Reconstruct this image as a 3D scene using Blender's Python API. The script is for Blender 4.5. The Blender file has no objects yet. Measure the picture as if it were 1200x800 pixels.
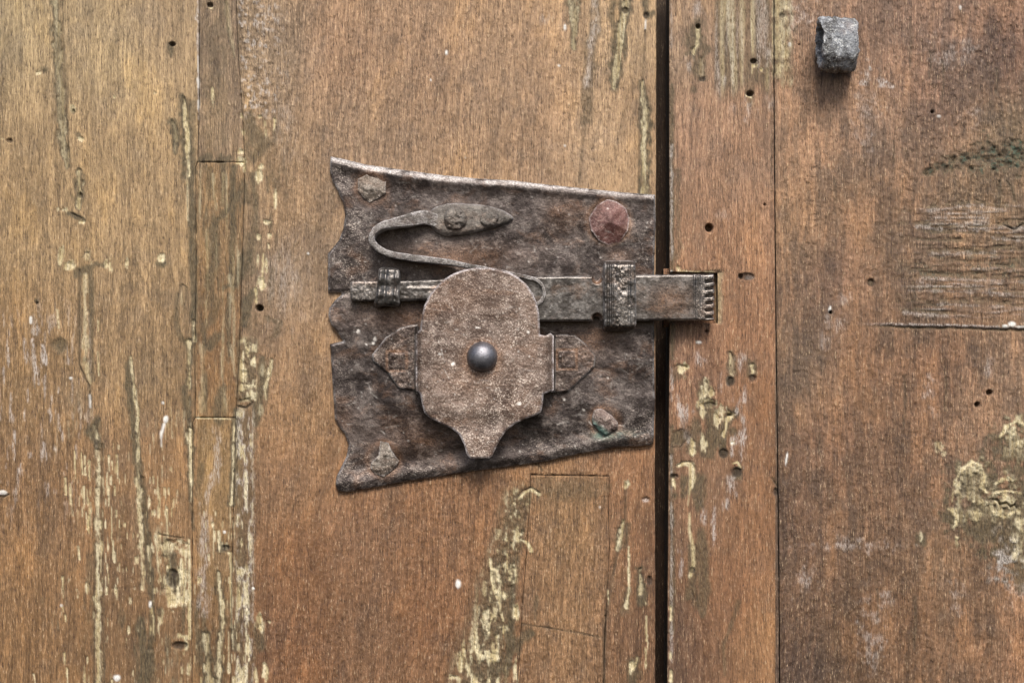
import bpy, math, random
import numpy as np
from math import radians

# ------------------------------------------------------------------ camera, sky, sun
S = 0.0005            # one photo pixel on the door face is half a millimetre
DIST = 2200.0         # camera distance in those units (1.1 m)
sc = bpy.context.scene
cam_d = bpy.data.cameras.new("camera"); cam = bpy.data.objects.new("camera", cam_d)
sc.collection.objects.link(cam); sc.camera = cam
cam.location = (0, -DIST * S, 0); cam.rotation_euler = (radians(90), 0, 0)
cam_d.sensor_width = 36.0; cam_d.lens = 36.0 * DIST / 1200.0
cam_d.clip_start = 0.01; cam_d.clip_end = 200.0

SUN_EL, SUN_AZ = radians(47), radians(5)     # azimuth from the door's normal, slightly to the right
world = bpy.data.worlds.new("World"); sc.world = world; world.use_nodes = True
wn = world.node_tree; bg = wn.nodes["Background"]
sky = wn.nodes.new("ShaderNodeTexSky"); sky.sky_type = 'NISHITA'; sky.sun_disc = False
sky.sun_elevation = SUN_EL; sky.sun_rotation = radians(180 - 5)
sky.air_density = 1.0; sky.dust_density = 3.5; sky.ozone_density = 1.0
wn.links.new(sky.outputs[0], bg.inputs[0]); bg.inputs[1].default_value = 0.11
sd = bpy.data.lights.new("sun", 'SUN'); sun = bpy.data.objects.new("sun", sd)
sc.collection.objects.link(sun); sd.energy = 3.3; sd.angle = radians(22); sd.color = (1.0, 0.955, 0.89)
from mathutils import Vector, noise as mnoise
dvec = Vector((math.sin(SUN_AZ) * math.cos(SUN_EL), -math.cos(SUN_AZ) * math.cos(SUN_EL), math.sin(SUN_EL)))
sun.rotation_euler = dvec.to_track_quat('Z', 'Y').to_euler()
sc.view_settings.view_transform = 'Standard'; sc.view_settings.look = 'None'
sc.view_settings.exposure = 0.54; sc.view_settings.gamma = 1.0
sc.render.engine = 'CYCLES'

C = sc.collection
RNG = np.random.RandomState(7)

# ------------------------------------------------------------------ numpy canvases (1 unit = 1 photo pixel)
M = 60; CW, CH = 1200 + 2 * M, 800 + 2 * M
YY, XX = np.mgrid[0:CH, 0:CW].astype(np.float32); XX -= M; YY -= M

def vnoise(cx, cy, seed):
    r = np.random.RandomState(seed)
    nx, ny = int(CW / cx) + 5, int(CH / cy) + 5
    g = r.uniform(-1, 1, (ny, nx)).astype(np.float32)
    def w(n, c, m):
        p = np.arange(n) / c + r.uniform(0, 1); i = np.floor(p).astype(int); f = p - i
        f = f * f * f * (f * (f * 6 - 15) + 10)
        return np.clip(i, 0, m - 2), f.astype(np.float32)
    iy, fy = w(CH, cy, ny); ix, fx = w(CW, cx, nx)
    a = g[iy] * (1 - fy)[:, None] + g[iy + 1] * fy[:, None]
    return a[:, ix] * (1 - fx) + a[:, ix + 1] * fx

def fbm(cx, cy, octs, seed, gain=0.55):
    o = 0; a = 1; t = 0
    for k in range(octs):
        if cx < 1.0 and cy < 1.0: break
        o = o + a * vnoise(max(cx, 1.0), max(cy, 1.0), seed + 17 * k); t += a * a; a *= gain; cx /= 2; cy /= 2
    return o / math.sqrt(t)

def ss(a, b, x):
    t = np.clip((x - a) / (b - a), 0, 1); return t * t * (3 - 2 * t)

def samp(A, x, y):
    x = np.clip(x + M, 0, CW - 1.001); y = np.clip(y + M, 0, CH - 1.001)
    ix = x.astype(np.int32); iy = y.astype(np.int32); fx = x - ix; fy = y - iy
    if A.ndim == 3: fx = fx[..., None]; fy = fy[..., None]
    return (A[iy, ix] * (1 - fx) + A[iy, ix + 1] * fx) * (1 - fy) + (A[iy + 1, ix] * (1 - fx) + A[iy + 1, ix + 1] * fx) * fy

N_edge = fbm(5, 16, 4, 11)          # vertical-fibre edge breakup
N_round = fbm(7, 8, 4, 31)          # rounder breakup
N_fine = fbm(2.4, 9, 3, 51)

N_crisp = .75 * N_edge + .55 * fbm(2.2, 6, 2, 57); BRK = ss(-.75, -.05, fbm(4, 14, 3, 59)) * .75 + .25
def zero(): return np.zeros((CH, CW), np.float32)
H = zero(); PUT = zero(); STN = zero(); HAZ = zero(); GRN = zero(); WHT = zero(); RGH = zero(); DRK = zero()

def box(x0, x1, y0, y1):
    return (slice(max(0, int(y0 + M)), min(CH, int(y1 + M) + 1)), slice(max(0, int(x0 + M)), min(CW, int(x1 + M) + 1)))

def stroke_val(pts, sl, ns, N):
    X = XX[sl]; Y = YY[sl]; best = np.full(X.shape, 9e9, np.float32)
    P = [(p[0], p[1], p[2]) for p in pts]
    if len(P) == 1: P.append((P[0][0], P[0][1] + 0.01, P[0][2]))
    for (ax, ay, aw), (bx, by, bw) in zip(P[:-1], P[1:]):
        dx, dy = bx - ax, by - ay; L = dx * dx + dy * dy
        t = np.clip(((X - ax) * dx + (Y - ay) * dy) / L, 0, 1)
        d = np.hypot(X - ax - t * dx, Y - ay - t * dy) / (aw + (bw - aw) * t)
        best = np.minimum(best, d)
    return 1 - best + ns * N[sl]

def stroke(A, pts, soft=0.5, ns=0.45, amp=1.0, N=None, add=False):
    pts = [(p[0], p[1], max(p[2], 0.6)) for p in pts]
    w = max(p[2] for p in pts) * 1.9 + 3
    xs = [p[0] for p in pts]; ys = [p[1] for p in pts]
    sl = box(min(xs) - w, max(xs) + w, min(ys) - w, max(ys) + w)
    v = ss(0, soft, stroke_val(pts, sl, ns, N_edge if N is None else N)) * amp
    if add: A[sl] += v
    else: A[sl] = np.maximum(A[sl], v)

def blob(A, x, y, rx, ry, soft=0.5, ns=0.4, amp=1.0, N=None, add=False, ang=0.0):
    r = max(rx, ry) * 1.9 + 3; sl = box(x - r, x + r, y - r, y + r)
    c, s_ = math.cos(ang), math.sin(ang); dx = XX[sl] - x; dy = YY[sl] - y
    d = np.hypot((dx * c + dy * s_) / rx, (-dx * s_ + dy * c) / ry)
    v = ss(0, soft, 1 - d + ns * (N_edge if N is None else N)[sl]) * amp
    if add: A[sl] += v
    else: A[sl] = np.maximum(A[sl], v)

def gouge(pts, halo=2.2, put=0.9, dep=2.2, stn=0.75):
    """a splintered gouge: pale raw wood sunk into a grimy halo"""
    w = max(p[2] for p in pts) * 2 + 4; xs = [p[0] for p in pts]; ys = [p[1] for p in pts]; sl_ = box(min(xs) - w, max(xs) + w, min(ys) - w, max(ys) + w)
    Q = np.zeros_like(PUT); stroke(Q, pts, 0.35, 0.85, put, N_crisp); PUT[sl_] = np.maximum(PUT[sl_], (Q * BRK)[sl_])
    stroke(STN, [(x, y, w_ * halo * 1.15 + .9) for x, y, w_ in pts], 0.5, 0.5, min(1.0, stn * 1.2), N_crisp)
    T = zero(); stroke(T, [(x, y, w_ * 1.35) for x, y, w_ in pts], 0.45, 0.5, 1.0, N_crisp)
    H[:] -= dep * T

def crack(pts, dep=4.0, w=0.9, stn=0.35):
    p = [(x, y, w) for x, y in pts]
    T = zero(); stroke(T, p, 0.9, 0.25, 1.0); H[:] -= dep * T
    DRK[:] = np.maximum(DRK, T * 0.55)
    stroke(STN, [(x, y, w * 3) for x, y in pts], 1.2, 0.2, stn)

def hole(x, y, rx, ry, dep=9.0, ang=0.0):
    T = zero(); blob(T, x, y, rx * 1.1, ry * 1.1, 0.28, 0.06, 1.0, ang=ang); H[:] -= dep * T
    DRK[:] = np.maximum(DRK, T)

def chip(x, y, rx, ry, dep=1.6, put=0.95):
    blob(PUT, x, y, rx, ry, 0.3, 0.8, put, N_crisp); T = zero(); blob(T, x, y, rx, ry, 0.5, 0.4); H[:] -= dep * T

def dark(pts, a=0.8, soft=.6): stroke(STN, [(x, y, w * 1.12) for x, y, w in pts], soft, 0.4, min(1.0, a * 1.15))
def white(x, y, rx, ry, a=1.0, ang=0.0):
    blob(WHT, x, y, rx, ry, 0.4, 0.2, a, ang=ang); T = zero(); blob(T, x, y, rx, ry, 0.8, 0.2, ang=ang); H[:] += 0.6 * T

# ---- left leaf, left board
olive = [(62, -60, 4), (66, 30, 4.5), (69, 90, 4), (73, 150, 4.5), (78, 196, 2.5)]
gouge(olive, 1.3, 0.42, 1.6, 0.75)
crack([(73, 0), (74, 60), (78, 130), (81, 185)], 3, 0.9)
chip(46, 85, 5, 2.6, 2); dark([(52, 82, 5)], .8)
hole(202, 52, 3.6, 2.6, 6); dark([(200, 55, 5), (201, 66, 2)], .95)
hole(246, 6, 4, 3, 5); chip(246, 9, 3, 2)
blob(HAZ, 231, 21, 4, 4, .5, .4, .8)
hole(86, 131, 2, 3.5, 4); chip(85, 127, 2, 4); chip(95, 163, 4, 2.5); hole(11, 165, 3.5, 2.5, 3); chip(3, 163, 3, 1.5)
dark([(92, 158, 3)], .7)
gouge([(215, 113, 1.2), (217, 135, 3), (219, 170, 2.8), (221, 205, 2.5)], 2.9, 0.95, 2.5, .85)
gouge([(203, 143, 2), (206, 160, 2.2), (206, 178, 1)], 2.4, 0.3, 1.5, .85)
gouge([(249, 102, 1.2), (250, 116, 1.8), (250, 126, 1)], 1.6, 1.0, 1, .5)
stroke(HAZ, [(232, 0, 1.4), (232, 60, 1.6), (233, 140, 1.5)], .8, .7, .9)
for y0, y1 in ((66, 84), (92, 103), (118, 128)): stroke(WHT, [(232, y0, 1.3), (232, y1, 1)], .6, .5, .8)
dark([(226, 120, 3), (227, 190, 4)], .5)
gouge([(93, 200, 2), (93, 222, 4), (92, 242, 2)], 1.6, 0.75, 2.2, .6)
hole(94, 229, 3, 3.5, 3)
chip(73, 246, 6, 4.5, 1.2); dark([(80, 250, 3), (90, 254, 3.5), (99, 257, 2)], .9); chip(97, 260, 4, 2.2)
crack([(84, 250), (96, 256)], 3, 1.1)
for x, y, a, b in ((72, 299, 3.2, 10), (81, 313, 6, 5), (128, 310, 4, 8), (149, 308, 2.5, 6), (107, 307, 2, 5), (134, 114, 1.5, 1.5), (182, 109, 1.5, 2)): chip(x, y, a, b, 1.5, .85)
blob(PUT, 102, 300, 5, 9, .5, .3, .45)
crack([(96, 302), (100, 296), (104, 296), (108, 304)], 2, .7, .2)
dark([(92, 320, 6), (112, 309, 5), (120, 311, 4)], .75)
chip(189, 300, 4.5, 7, 2); dark([(190, 309, 6)], .9)
crack([(93, 316), (93, 380), (93, 428), (104, 452), (106, 470)], 3.5, 1.0, .5)
stroke(PUT, [(99, 322, 3), (100, 380, 4), (99, 425, 5), (105, 448, 2.5)], .7, .7, .5)
dark([(107, 316, 3), (107, 370, 3.6), (108, 445, 3)], .6)
blob(STN, 100, 421, 5, 5, .6, .3, 1.0)
stroke(PUT, [(115, 376, 1.3), (115, 388, 1)], .5, .3, 1.0)
stroke(PUT, [(115, 412, 1.5), (116, 440, 1)], .5, .4, .9)
stroke(PUT, [(67, 363, 2), (69, 384, 1)], .5, .6, .9)
white(36, 375, 2.2, 5.5); dark([(42, 353, 4)], .8); hole(43, 355, 2.2, 1.8, 3)
blob(HAZ, 41, 387, 5, 8, .8, .7, .7)
T = zero(); blob(T, 70, 405, 10, 9, .4, .15); dark([(70, 405, 9)], .65); H -= 1.4 * T
blob(STN, 75, 310, 28, 18, 1.5, .4, .25)
for pts in (([(38, 398, 3), (40, 418, 2)]), ([(50, 405, 4), (53, 425, 3)]), ([(43, 430, 3), (45, 450, 2)]), ([(28, 400, 2), (30, 420, 2)])):
    stroke(HAZ, pts, .9, .8, .9)
# lens outline by the patch
crack([(207, 365), (209, 345), (213, 333), (218, 336), (217, 352), (214, 366)], 1.6, .8, .3)
blob(PUT, 213, 350, 3, 13, .7, .3, .3)
dark([(208, 345, 3), (207, 380, 4), (213, 398, 3)], .45)
# lower left
gouge([(153, 418, 1.0), (156, 450, 2), (161, 480, 2.3), (162, 530, 2), (163, 590, 3.5), (166, 640, 3), (167, 690, 2)], 1.0, .8, 2, .1)
dark([(150, 425, 4), (153, 470, 6.5), (160, 530, 6), (169, 600, 5), (172, 650, 6), (178, 700, 3), (178, 740, 5), (172, 790, 9), (171, 850, 10)], .95); dark([(169, 600, 6), (173, 650, 7), (178, 700, 4)], 1.0); dark([(166, 725, 6), (168, 765, 8), (168, 800, 9)], .9)
T = zero(); stroke(T, [(168, 560, 3), (171, 640, 4), (177, 700, 2.5), (176, 760, 4)], .8, .2); H -= 2.5 * T
white(83, 443, 2.6, 2.2, .8); stroke(WHT, [(105, 463, 1.8), (106, 477, 1.5)], .5, .3, .8); white(194, 491, 3.3, 4.8, 1, .2); stroke(WHT, [(192, 497, 2), (189, 508, 2.5), (189, 523, 1)], .6, .5, .9)
white(191, 472, 1.6, 2.2, .8)
dark([(113, 492, 6), (108, 505, 9), (116, 522, 6)], .95); gouge([(110, 498, 1.6), (114, 512, 2)], 1, .6, 1.5, .2)
gouge([(115, 529, 3), (115, 570, 2.5), (114, 620, 3), (115, 700, 4), (116, 860, 4)], 1.3, .75, 1.5, .3)
crack([(120, 520), (119, 580), (120, 640), (121, 700), (122, 860)], 3, .9, .5)
crack([(111, 640), (110, 700), (110, 860)], 3, .9, .4)
for x, y0, y1 in ((87, 528, 560), (95, 530, 556), (99, 534, 556), (104, 540, 562), (103, 604, 625), (101, 600, 620), (82, 566, 590), (127, 534, 552), (137, 533, 560), (131, 540, 550), (106, 588, 600), (92, 640, 655), (76, 560, 580), (73, 676, 700), (73, 709, 716), (76, 720, 728), (90, 690, 700), (101, 683, 695), (136, 690, 702), (75, 765, 778), (98, 570, 590), (78, 782, 800), (40, 790, 800)):
    stroke(PUT, [(x, y0, 1.3), (x + 1, y1, .9)], .5, .7, 1.0)
    T = zero(); stroke(T, [(x, y0, 1.6), (x + 1, y1, 1.2)], .5, .3); H -= 1.2 * T
blob(PUT, 102, 690, 5, 9, .6, .5, .8)
white(4, 577, 6, 3.5, .8); crack([(-6, 580), (4, 582), (10, 579)], 2.5, 1.2)
white(4, 576, 3, 2, .9)
white(176, 708, 2.3, 5.5); white(137, 794, 5.5, 5); white(72, 709, 2, 2, .7)
# chipped-out square by the lower patch
T = zero(); stroke(T, [(190, 640, 6), (200, 700, 9), (214, 700, 8), (216, 640, 8), (200, 640, 9)], .4, .5, 1); PUT = np.maximum(PUT, T * .85 * ss(-.5, .2, N_round)); H -= 2 * T
stroke(STN, [(195, 632, 4), (192, 650, 4), (203, 650, 6), (201, 675, 10), (205, 690, 8)], .6, .3, 1.0); DRKT = zero()
hole(202, 678, 8, 12, 3.5)
stroke(PUT, [(221, 632, 2.6), (222, 690, 2), (222, 748, 2)], .5, .5, 1.0)
stroke(PUT, [(212, 655, 3), (213, 686, 4)], .5, .8, 1.0)
blob(PUT, 212, 745, 9, 5, .5, .7, .95); hole(210, 756, 9.5, 4.5, 3.5)
blob(PUT, 219, 775, 4, 22, .5, .9, .8); blob(PUT, 207, 703, 14, 9, .6, .9, .9)
crack([(186, 626), (205, 629), (223, 631)], 2, .9, .2)
dark([(188, 716, 5)], .7); chip(202, 716, 2, 2)
stroke(PUT, [(182, 628, 2), (184, 650, 2.5), (188, 680, 2)], .6, .6, .8)
# ---- strip pieces
dark([(238, 186, 6), (246, 184, 5)], .8); dark([(262, 188, 7), (270, 186, 4)], .75)
STN = np.maximum(STN, .35 * ss(235, 245, XX) * ss(272, 262, XX) * ss(200, 150, YY) * (0.5 + .5 * N_round))
stroke(PUT, [(266, -5, 4), (268, 30, 4), (275, 66, 2)], .8, .3, .28)
crack([(264, 0), (267, 40), (274, 68)], 1.5, .8, .4)
dark([(222, 196, 4), (225, 240, 5), (226, 300, 5), (227, 372, 4)], .95)
stroke(PUT, [(219, 200, 1.5), (220, 258, 1.2)], .6, .4, .6)
for pts, a in ((([(245, 200, 5), (247, 232, 5)]), .5), (([(286, 222, 5), (270, 240, 4), (255, 258, 4), (247, 270, 4)]), .75), (([(273, 195, 4), (272, 260, 5), (271, 333, 4), (262, 338, 4)]), .8),
               (([(251, 276, 6), (252, 308, 7), (243, 335, 6)]), .7), (([(285, 215, 8), (290, 235, 8)]), .6), (([(291, 298, 9), (283, 312, 8), (275, 335, 5)]), .85), (([(245, 328, 8), (250, 372, 7), (236, 385, 5)]), .45), (([(255, 395, 8), (246, 405, 6)]), .75), (([(260, 455, 7), (257, 470, 8), (255, 492, 9)]), .65), (([(264, 205, 3), (262, 240, 3)]), .5), (([(280, 405, 4), (279, 470, 3)]), .5)):
    dark(pts, a)
for pts in (([(235, 200, 3), (234, 256, 2)]), ([(249, 205, 3), (253, 245, 2.5)]), ([(242, 270, 2), (243, 313, 2)]), ([(268, 325, 5), (272, 350, 4)]), ([(241, 352, 1.5), (242, 380, 1.5)]), ([(236, 405, 5), (237, 480, 5)]), ([(271, 405, 3), (276, 440, 2)]), ([(262, 205, 4), (260, 235, 3)])):
    stroke(PUT, pts, .9, .5, .34)
for pts in (([(227, 376, 1.5), (227, 398, 2)]), ([(221, 400, 2), (222, 455, 1.8)]), ([(222, 502, 3), (223, 540, 1.8), (224, 586, 1.5)]), ([(274, 492, 2), (273, 540, 1.2), (271, 590, 1.8)])):
    gouge(pts, 1.7, .95, 1.8, .7)
dark([(216, 455, 5), (221, 480, 7), (222, 500, 5)], .8); dark([(277, 482, 5), (277, 530, 5), (275, 590, 4)], .85)
dark([(222, 570, 2), (226, 620, 2)], .5); dark([(237, 545, 5), (229, 580, 4)], .4)
stroke(HAZ, [(252, 500, 6), (256, 540, 5), (240, 600, 8), (238, 720, 8)], 1.0, .7, .55)
gouge([(256, 670, 1.5), (257, 690, 2.5), (261, 725, 3), (256, 775, 2.5), (256, 830, 3)], 1.8, .85, 2, .6)
gouge([(240, 745, 4), (243, 770, 3), (246, 800, 5), (248, 850, 5)], 2.0, .55, 2, .85)
dark([(232, 740, 3), (236, 765, 4), (240, 800, 3)], .7)
hole(264, 642, 5.5, 4, 3); dark([(262, 642, 8)], .8); white(263, 623, 2, 2.4); chip(268, 647, 2.5, 2)
stroke(PUT, [(270, 655, 1.2), (271, 735, 1.2)], .5, .5, .9)
dark([(274, 735, 5), (276, 760, 4)], .7)
stroke(PUT, [(229, 489.3, 1.3), (250, 489.5, 1.1), (270, 491, 1.2)], .6, .5, 1.0, N_crisp); dark([(233, 188.5, 2), (270, 188.5, 2)], .6)
# ---- left rim of the wide board
for x, y, a, b in ((283, 137, 3, 4), (284, 155, 3, 5), (282, 178, 4, 3), (283, 190, 4, 7), (286, 198, 2, 5), (310, 145, 3, 9), (321, 140, 3, 4), (305, 137, 4, 2), (303, 205, 4, 9), (306, 195, 5, 4), (323, 230, 1.6, 12), (314, 260, 8, 2.5), (303, 278, 3, 5), (316, 276, 2, 4), (315, 288, 2, 4), (308, 300, 1.6, 22), (302, 305, 1.5, 10), (312, 315, 1.3, 8), (306, 332, 4, 6), (300, 348, 2, 10), (321, 147, 1.5, 5)):
    chip(x, y, a, b, 1.6, .95)
dark([(293, 140, 10), (300, 165, 12), (312, 170, 10), (297, 185, 8)], .55)
dark([(296, 345, 7), (288, 362, 8), (285, 380, 5)], .8)
stroke(STN, [(296, 205, 5), (300, 260, 6), (296, 320, 5)], .9, .6, .7)
blob(HAZ, 335, 150, 22, 60, 1.5, .5, .3); blob(HAZ, 335, 335, 30, 60, 1.5, .5, .45)
hole(304, 361, 4.3, 4, 12)
dark([(312, 372, 3), (328, 378, 4), (322, 392, 4)], .4)
T = ss(278, 284, XX) * ss(303, 298, XX) * ss(392, 402, YY) * ss(472, 466, YY); PUT = np.maximum(PUT, T * ss(-.35, .05, N_round + .3 * N_fine) * .95); STN = np.maximum(STN, T * .7); RGH = np.maximum(RGH, T * .8)
crack([(280, 470), (290, 467), (296, 472), (288, 478), (279, 476)], 3, 1.4, .7)
gouge([(318, 422, 1.4), (315, 440, 2.2), (310, 455, 1.6), (311, 468, 1)], 1.2, .8, 1.5, .2); dark([(307, 420, 6), (306, 450, 9), (303, 480, 8), (300, 496, 5)], .8)
blob(PUT, 307, 435, 6, 10, .8, .5, .35); blob(PUT, 306, 480, 4, 10, .8, .5, .4)
T = ss(276, 280, XX + 2 * N_edge) * ss(302, 294, XX + 4 * N_edge) * ss(472, 490, YY); PUT = np.maximum(PUT, T * ss(.25, .6, N_edge + .25 * N_fine) * .85)
HAZ = np.maximum(HAZ, T * ss(-.1, .4, N_edge) * .85); STN = np.maximum(STN, T * .45)
dark([(286, 630, 6), (288, 690, 5), (290, 735, 6)], .5); dark([(300, 735, 6), (303, 755, 8)], .7)
for x, y, a, b in ((305, 730, 3, 10), (310, 790, 4, 14), (290, 760, 3, 20), (304, 735, 2, 4), (283, 640, 2, 15), (281, 700, 2, 14), (283, 790, 3, 12), (300, 790, 2, 9), (316, 728, 2, 2)): chip(x, y, a, b, 1.6, .9)
# scattered slivers on the lower left, procedural
T = ss(30, 130, XX) * ss(330, 250, XX) * ss(420, 620, YY)
sl = ss(.72, .82, vnoise(1.8, 13, 301) * .75 + .45 * vnoise(30, 50, 303) + .18 * T) * T
PUT = np.maximum(PUT, sl * .9); H -= 1.0 * sl
T2 = ss(110, 130, XX) * ss(215, 180, XX) * ss(600, 650, YY)
sl = ss(.50, .62, vnoise(2.0, 12, 311) * .7 + .45 * vnoise(16, 34, 313) + .15 * N_round) * T2; PUT = np.maximum(PUT, sl * .8); H -= 1.2 * sl
# grey grain scars on the left
T = ss(130, 60, XX) * ss(330, 420, YY) * ss(640, 520, YY); HAZ = np.maximum(HAZ, T * ss(.35, .7, fbm(4, 22, 2, 321)) * .7)

# ---- wide board, above and below the lock
for x, y, a, b in ((523, 62, 2, 4), (655, 77, 2.2, 1.6), (662, 32, 1.3, 4), (545, 185, 1, 1), (662, 171, 1.2, 1.5), (505, 94, 1, 1.4), (361, 297, 1.4, 1.4), (297, 689, 1.6, 1.6), (537, 684, 4, 6.5)): white(x, y, a, b)
blob(HAZ, 638, 23, 8, 10, 1.2, .7, .6)
gouge([(672, -60, 6), (672, 10, 6), (673, 30, 4), (672, 55, 2.5)], 1.25, .45, 1.5, .8)
stroke(HAZ, [(697, -20, 5), (699, 20, 6), (693, 60, 5), (688, 100, 6)], 1, .6, .6)
dark([(700, 0, 6), (697, 40, 8), (690, 90, 9), (686, 140, 8), (690, 60, 9)], .35)
crack([(699, 30), (694, 75), (692, 100), (686, 150), (681, 185), (679, 215)], 2.6, .8, .25)
gouge([(735, -10, 4), (733, 10, 4), (728, 30, 3.2), (723, 70, 4), (720, 104, 2.5)], 2.3, .6, 2.6, .95)
dark([(735, -5, 7), (734, 14, 8)], .95); hole(733, 12, 4, 4, 3)
stroke(PUT, [(733, 20, 1), (728, 60, 1), (724, 92, 1)], .4, .3, 1.0); dark([(719, -20, 6), (718, 12, 7), (718, 30, 3)], .6)
dark([(758, -10, 5), (757, 18, 5.5), (765, 15, 4)], .95); hole(757, 18, 3.5, 3.5, 3); stroke(WHT, [(757, 24, 1.1), (756, 34, 1.2)], .5, .2, .8)
crack([(756, 36), (755, 70), (753, 95)], 3, .9, .3)
gouge([(753, 95, 1.2), (755, 120, 3), (755, 150, 4), (755, 175, 3), (755, 235, 4)], 1.9, .7, 2, .85)
crack([(749, 128), (749, 165), (749, 228)], 2.5, .8, .3)
# bottom: split, crumbling wood left of the inlaid piece
X0 = 622 - (YY - 560) * .16
T = ss(560, 585, YY) * ss(-30 - (YY - 560) * .17, -12 - (YY - 560) * .05, XX - X0) * ss(6, -1, XX - X0)
PUT = np.maximum(PUT, T * ss(.14, .42, N_edge * .6 + N_round * .45 + .2 * N_fine) * .9); STN = np.maximum(STN, T * (.8 + .3 * N_round)); RGH = np.maximum(RGH, T)
T3 = ss(730, 770, YY) * ss(528, 545, XX) * ss(600, 580, XX); PUT = np.maximum(PUT, T3 * ss(.15, .45, N_edge)); STN = np.maximum(STN, T3 * .4)
crack([(606, 583), (612, 575), (622, 571), (632, 577), (630, 584)], 3, 1.2, .3)
stroke(PUT, [(608, 584, 1.5), (615, 577, 2), (623, 573, 3), (632, 579, 2.5)], .6, .3, 1.0)
stroke(PUT, [(611, 632, 2), (618, 636, 2.5), (622, 645, 2)], .5, .5, 1.0)
stroke(PUT, [(575, 655, 1.5), (576, 680, 2), (583, 700, 1.5)], .5, .8, 1.0)
dark([(601, 660, 4), (599, 700, 6), (596, 760, 7), (592, 785, 9)], .95); T = zero(); stroke(T, [(601, 665, 3), (598, 700, 4.5), (595, 770, 5)], .7, .3); H -= 3 * T
chip(604, 716, 4, 8, 2); chip(559, 762, 3, 20, 2); chip(604, 785, 3, 16, 2); chip(531, 793, 5, 4, 2); chip(540, 780, 2.5, 12)
dark([(570, 750, 10), (580, 780, 14), (620, 742, 6)], .7)
crack([(612, 731), (640, 735), (672, 740), (706, 747)], 1.6, .8, .25)
gouge([(731, 610, 1.5), (727, 625, 4.5), (724, 643, 2)], 1.4, .8, 2, .7)
stroke(PUT, [(737, 640, 1.2), (737, 690, 1.8), (734, 712, 3)], .6, .8, 1.0); dark([(737, 690, 4), (732, 715, 6)], .5); dark([(734, 615, 5), (733, 640, 3)], .6)
chip(713, 703, 1.6, 9); crack([(725, 642), (719, 670), (714, 700), (709, 728), (708, 760), (707, 860)], 2.6, .9, .3)
crack([(734, 566), (733, 600), (735, 640)], 2.4, .8, .3); chip(734, 567, 2.5, 5)
gouge([(750, 667, 2.5), (751, 683, 2.5), (751, 695, 2)], 1.8, .7, 3, .8); dark([(753, 698, 7), (752, 706, 5)], .9)
T = zero(); blob(T, 757, 585, 5.5, 3.4, .3, .1); H -= 2.5 * T; blob(HAZ, 757, 586, 5, 3, .5, .2, .9)
hole(761, 680, 3, 6, 2.5); chip(758, 735, 1.6, 22); chip(757, 775, 1.5, 14); chip(742, 780, 4, 10, 2); dark([(742, 775, 8), (744, 795, 8)], .7); white(703, 594, 1.2, 1.6, .7)
dark([(649, 575, 9), (700, 575, 8), (712, 570, 6)], .35); dark([(624, 742, 4)], .8); dark([(629, 700, 3), (627, 725, 3)], .4)
STN = np.maximum(STN, .4 * ss(556, 560, YY) * ss(600, 575, YY) * ss(622, 630, XX) * ss(716, 706, XX) * (.6 + .6 * N_round))
crack([(625, 541), (632, 546), (635, 551)], 2, 1.1, .5)

# ---- right leaf, stile
gouge([(818, 33, 2), (818, 45, 3), (816, 55, 2.5), (813, 60, 3)], 2.6, .9, 2.4, .7); dark([(818, 30, 9), (810, 50, 8), (828, 58, 5), (815, 80, 6), (824, 92, 6)], .6)
hole(818, 31, 2.6, 2.4, 6); gouge([(821, 68, 2), (822, 86, 3)], 1.8, .4, 1.4, .5); hole(823, 93, 4, 3, 1.5); dark([(813, 106, 5)], .5)
T = ss(836, 840, XX) * ss(905, 900, XX) * ss(112 + 14 * vnoise(14, 999, 5), 92, YY)
STN = np.maximum(STN, T * (.55 + .3 * fbm(6, 90, 3, 61))); PUT = np.maximum(PUT, T * ss(.1, .6, fbm(6, 120, 2, 62)) * .4); HAZ = np.maximum(HAZ, T * ss(0, .7, fbm(5, 80, 2, 63)) * .45)
T = ss(903, 906, XX + 2 * N_edge) * ss(932, 922, XX + 4 * N_edge) * ss(100, 78, YY + 10 * N_edge); PUT = np.maximum(PUT, T * (.45 + .45 * N_round)); STN = np.maximum(STN, T * .65)
hole(917, 18, 3.6, 3, 2.5); dark([(917, 18, 5)], .8)
crack([(903, 70), (908, 80), (911, 95), (908, 100), (904, 84)], 1.6, .7, .3)
hole(883, 72, 4, 2.8, 6); chip(884, 77, 5, 3); chip(892, 82, 2, 2); dark([(880, 70, 5), (879, 110, 6), (880, 120, 5)], .5)
hole(879, 110, 4.2, 3.2, 8); stroke(PUT, [(875, 112, 1.5), (880, 114, 1.5)], .4, .2, 1.0)
stroke(PUT, [(880, 20, 1.2), (882, 60, 1.3), (881, 86, 2)], .6, .8, .8)
for x, y, a, b in ((858, 130, 7, 18), (876, 128, 9, 14), (850, 95, 5, 8), (816, 12, 9, 12), (905, 120, 8, 14), (807, 75, 5, 12), (900, 60, 6, 22)): blob(HAZ, x, y, a, b, 1.3, .8, .6)
blob(PUT, 844, 132, 2, 10, .8, .8, .5)
crack([(904.5, 108), (904.5, 170), (904.5, 232)], 3.0, .7, .2)
hole(831, 267, 4.4, 4.8, 14); hole(896, 240, 1.3, 1.3, 5); hole(876, 324, 9.5, 4.6, 2.5); blob(HAZ, 879, 325, 7, 3.2, .5, .2, .8); hole(868, 324, 3, 3.5, 5); hole(828, 388, 2.2, 1.8, 4); white(819, 401, 4, 2, .8)
blob(HAZ, 846, 252, 10, 8, 1.2, .8, .3); dark([(794, 200, 3), (795, 300, 4)], .35)
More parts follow.
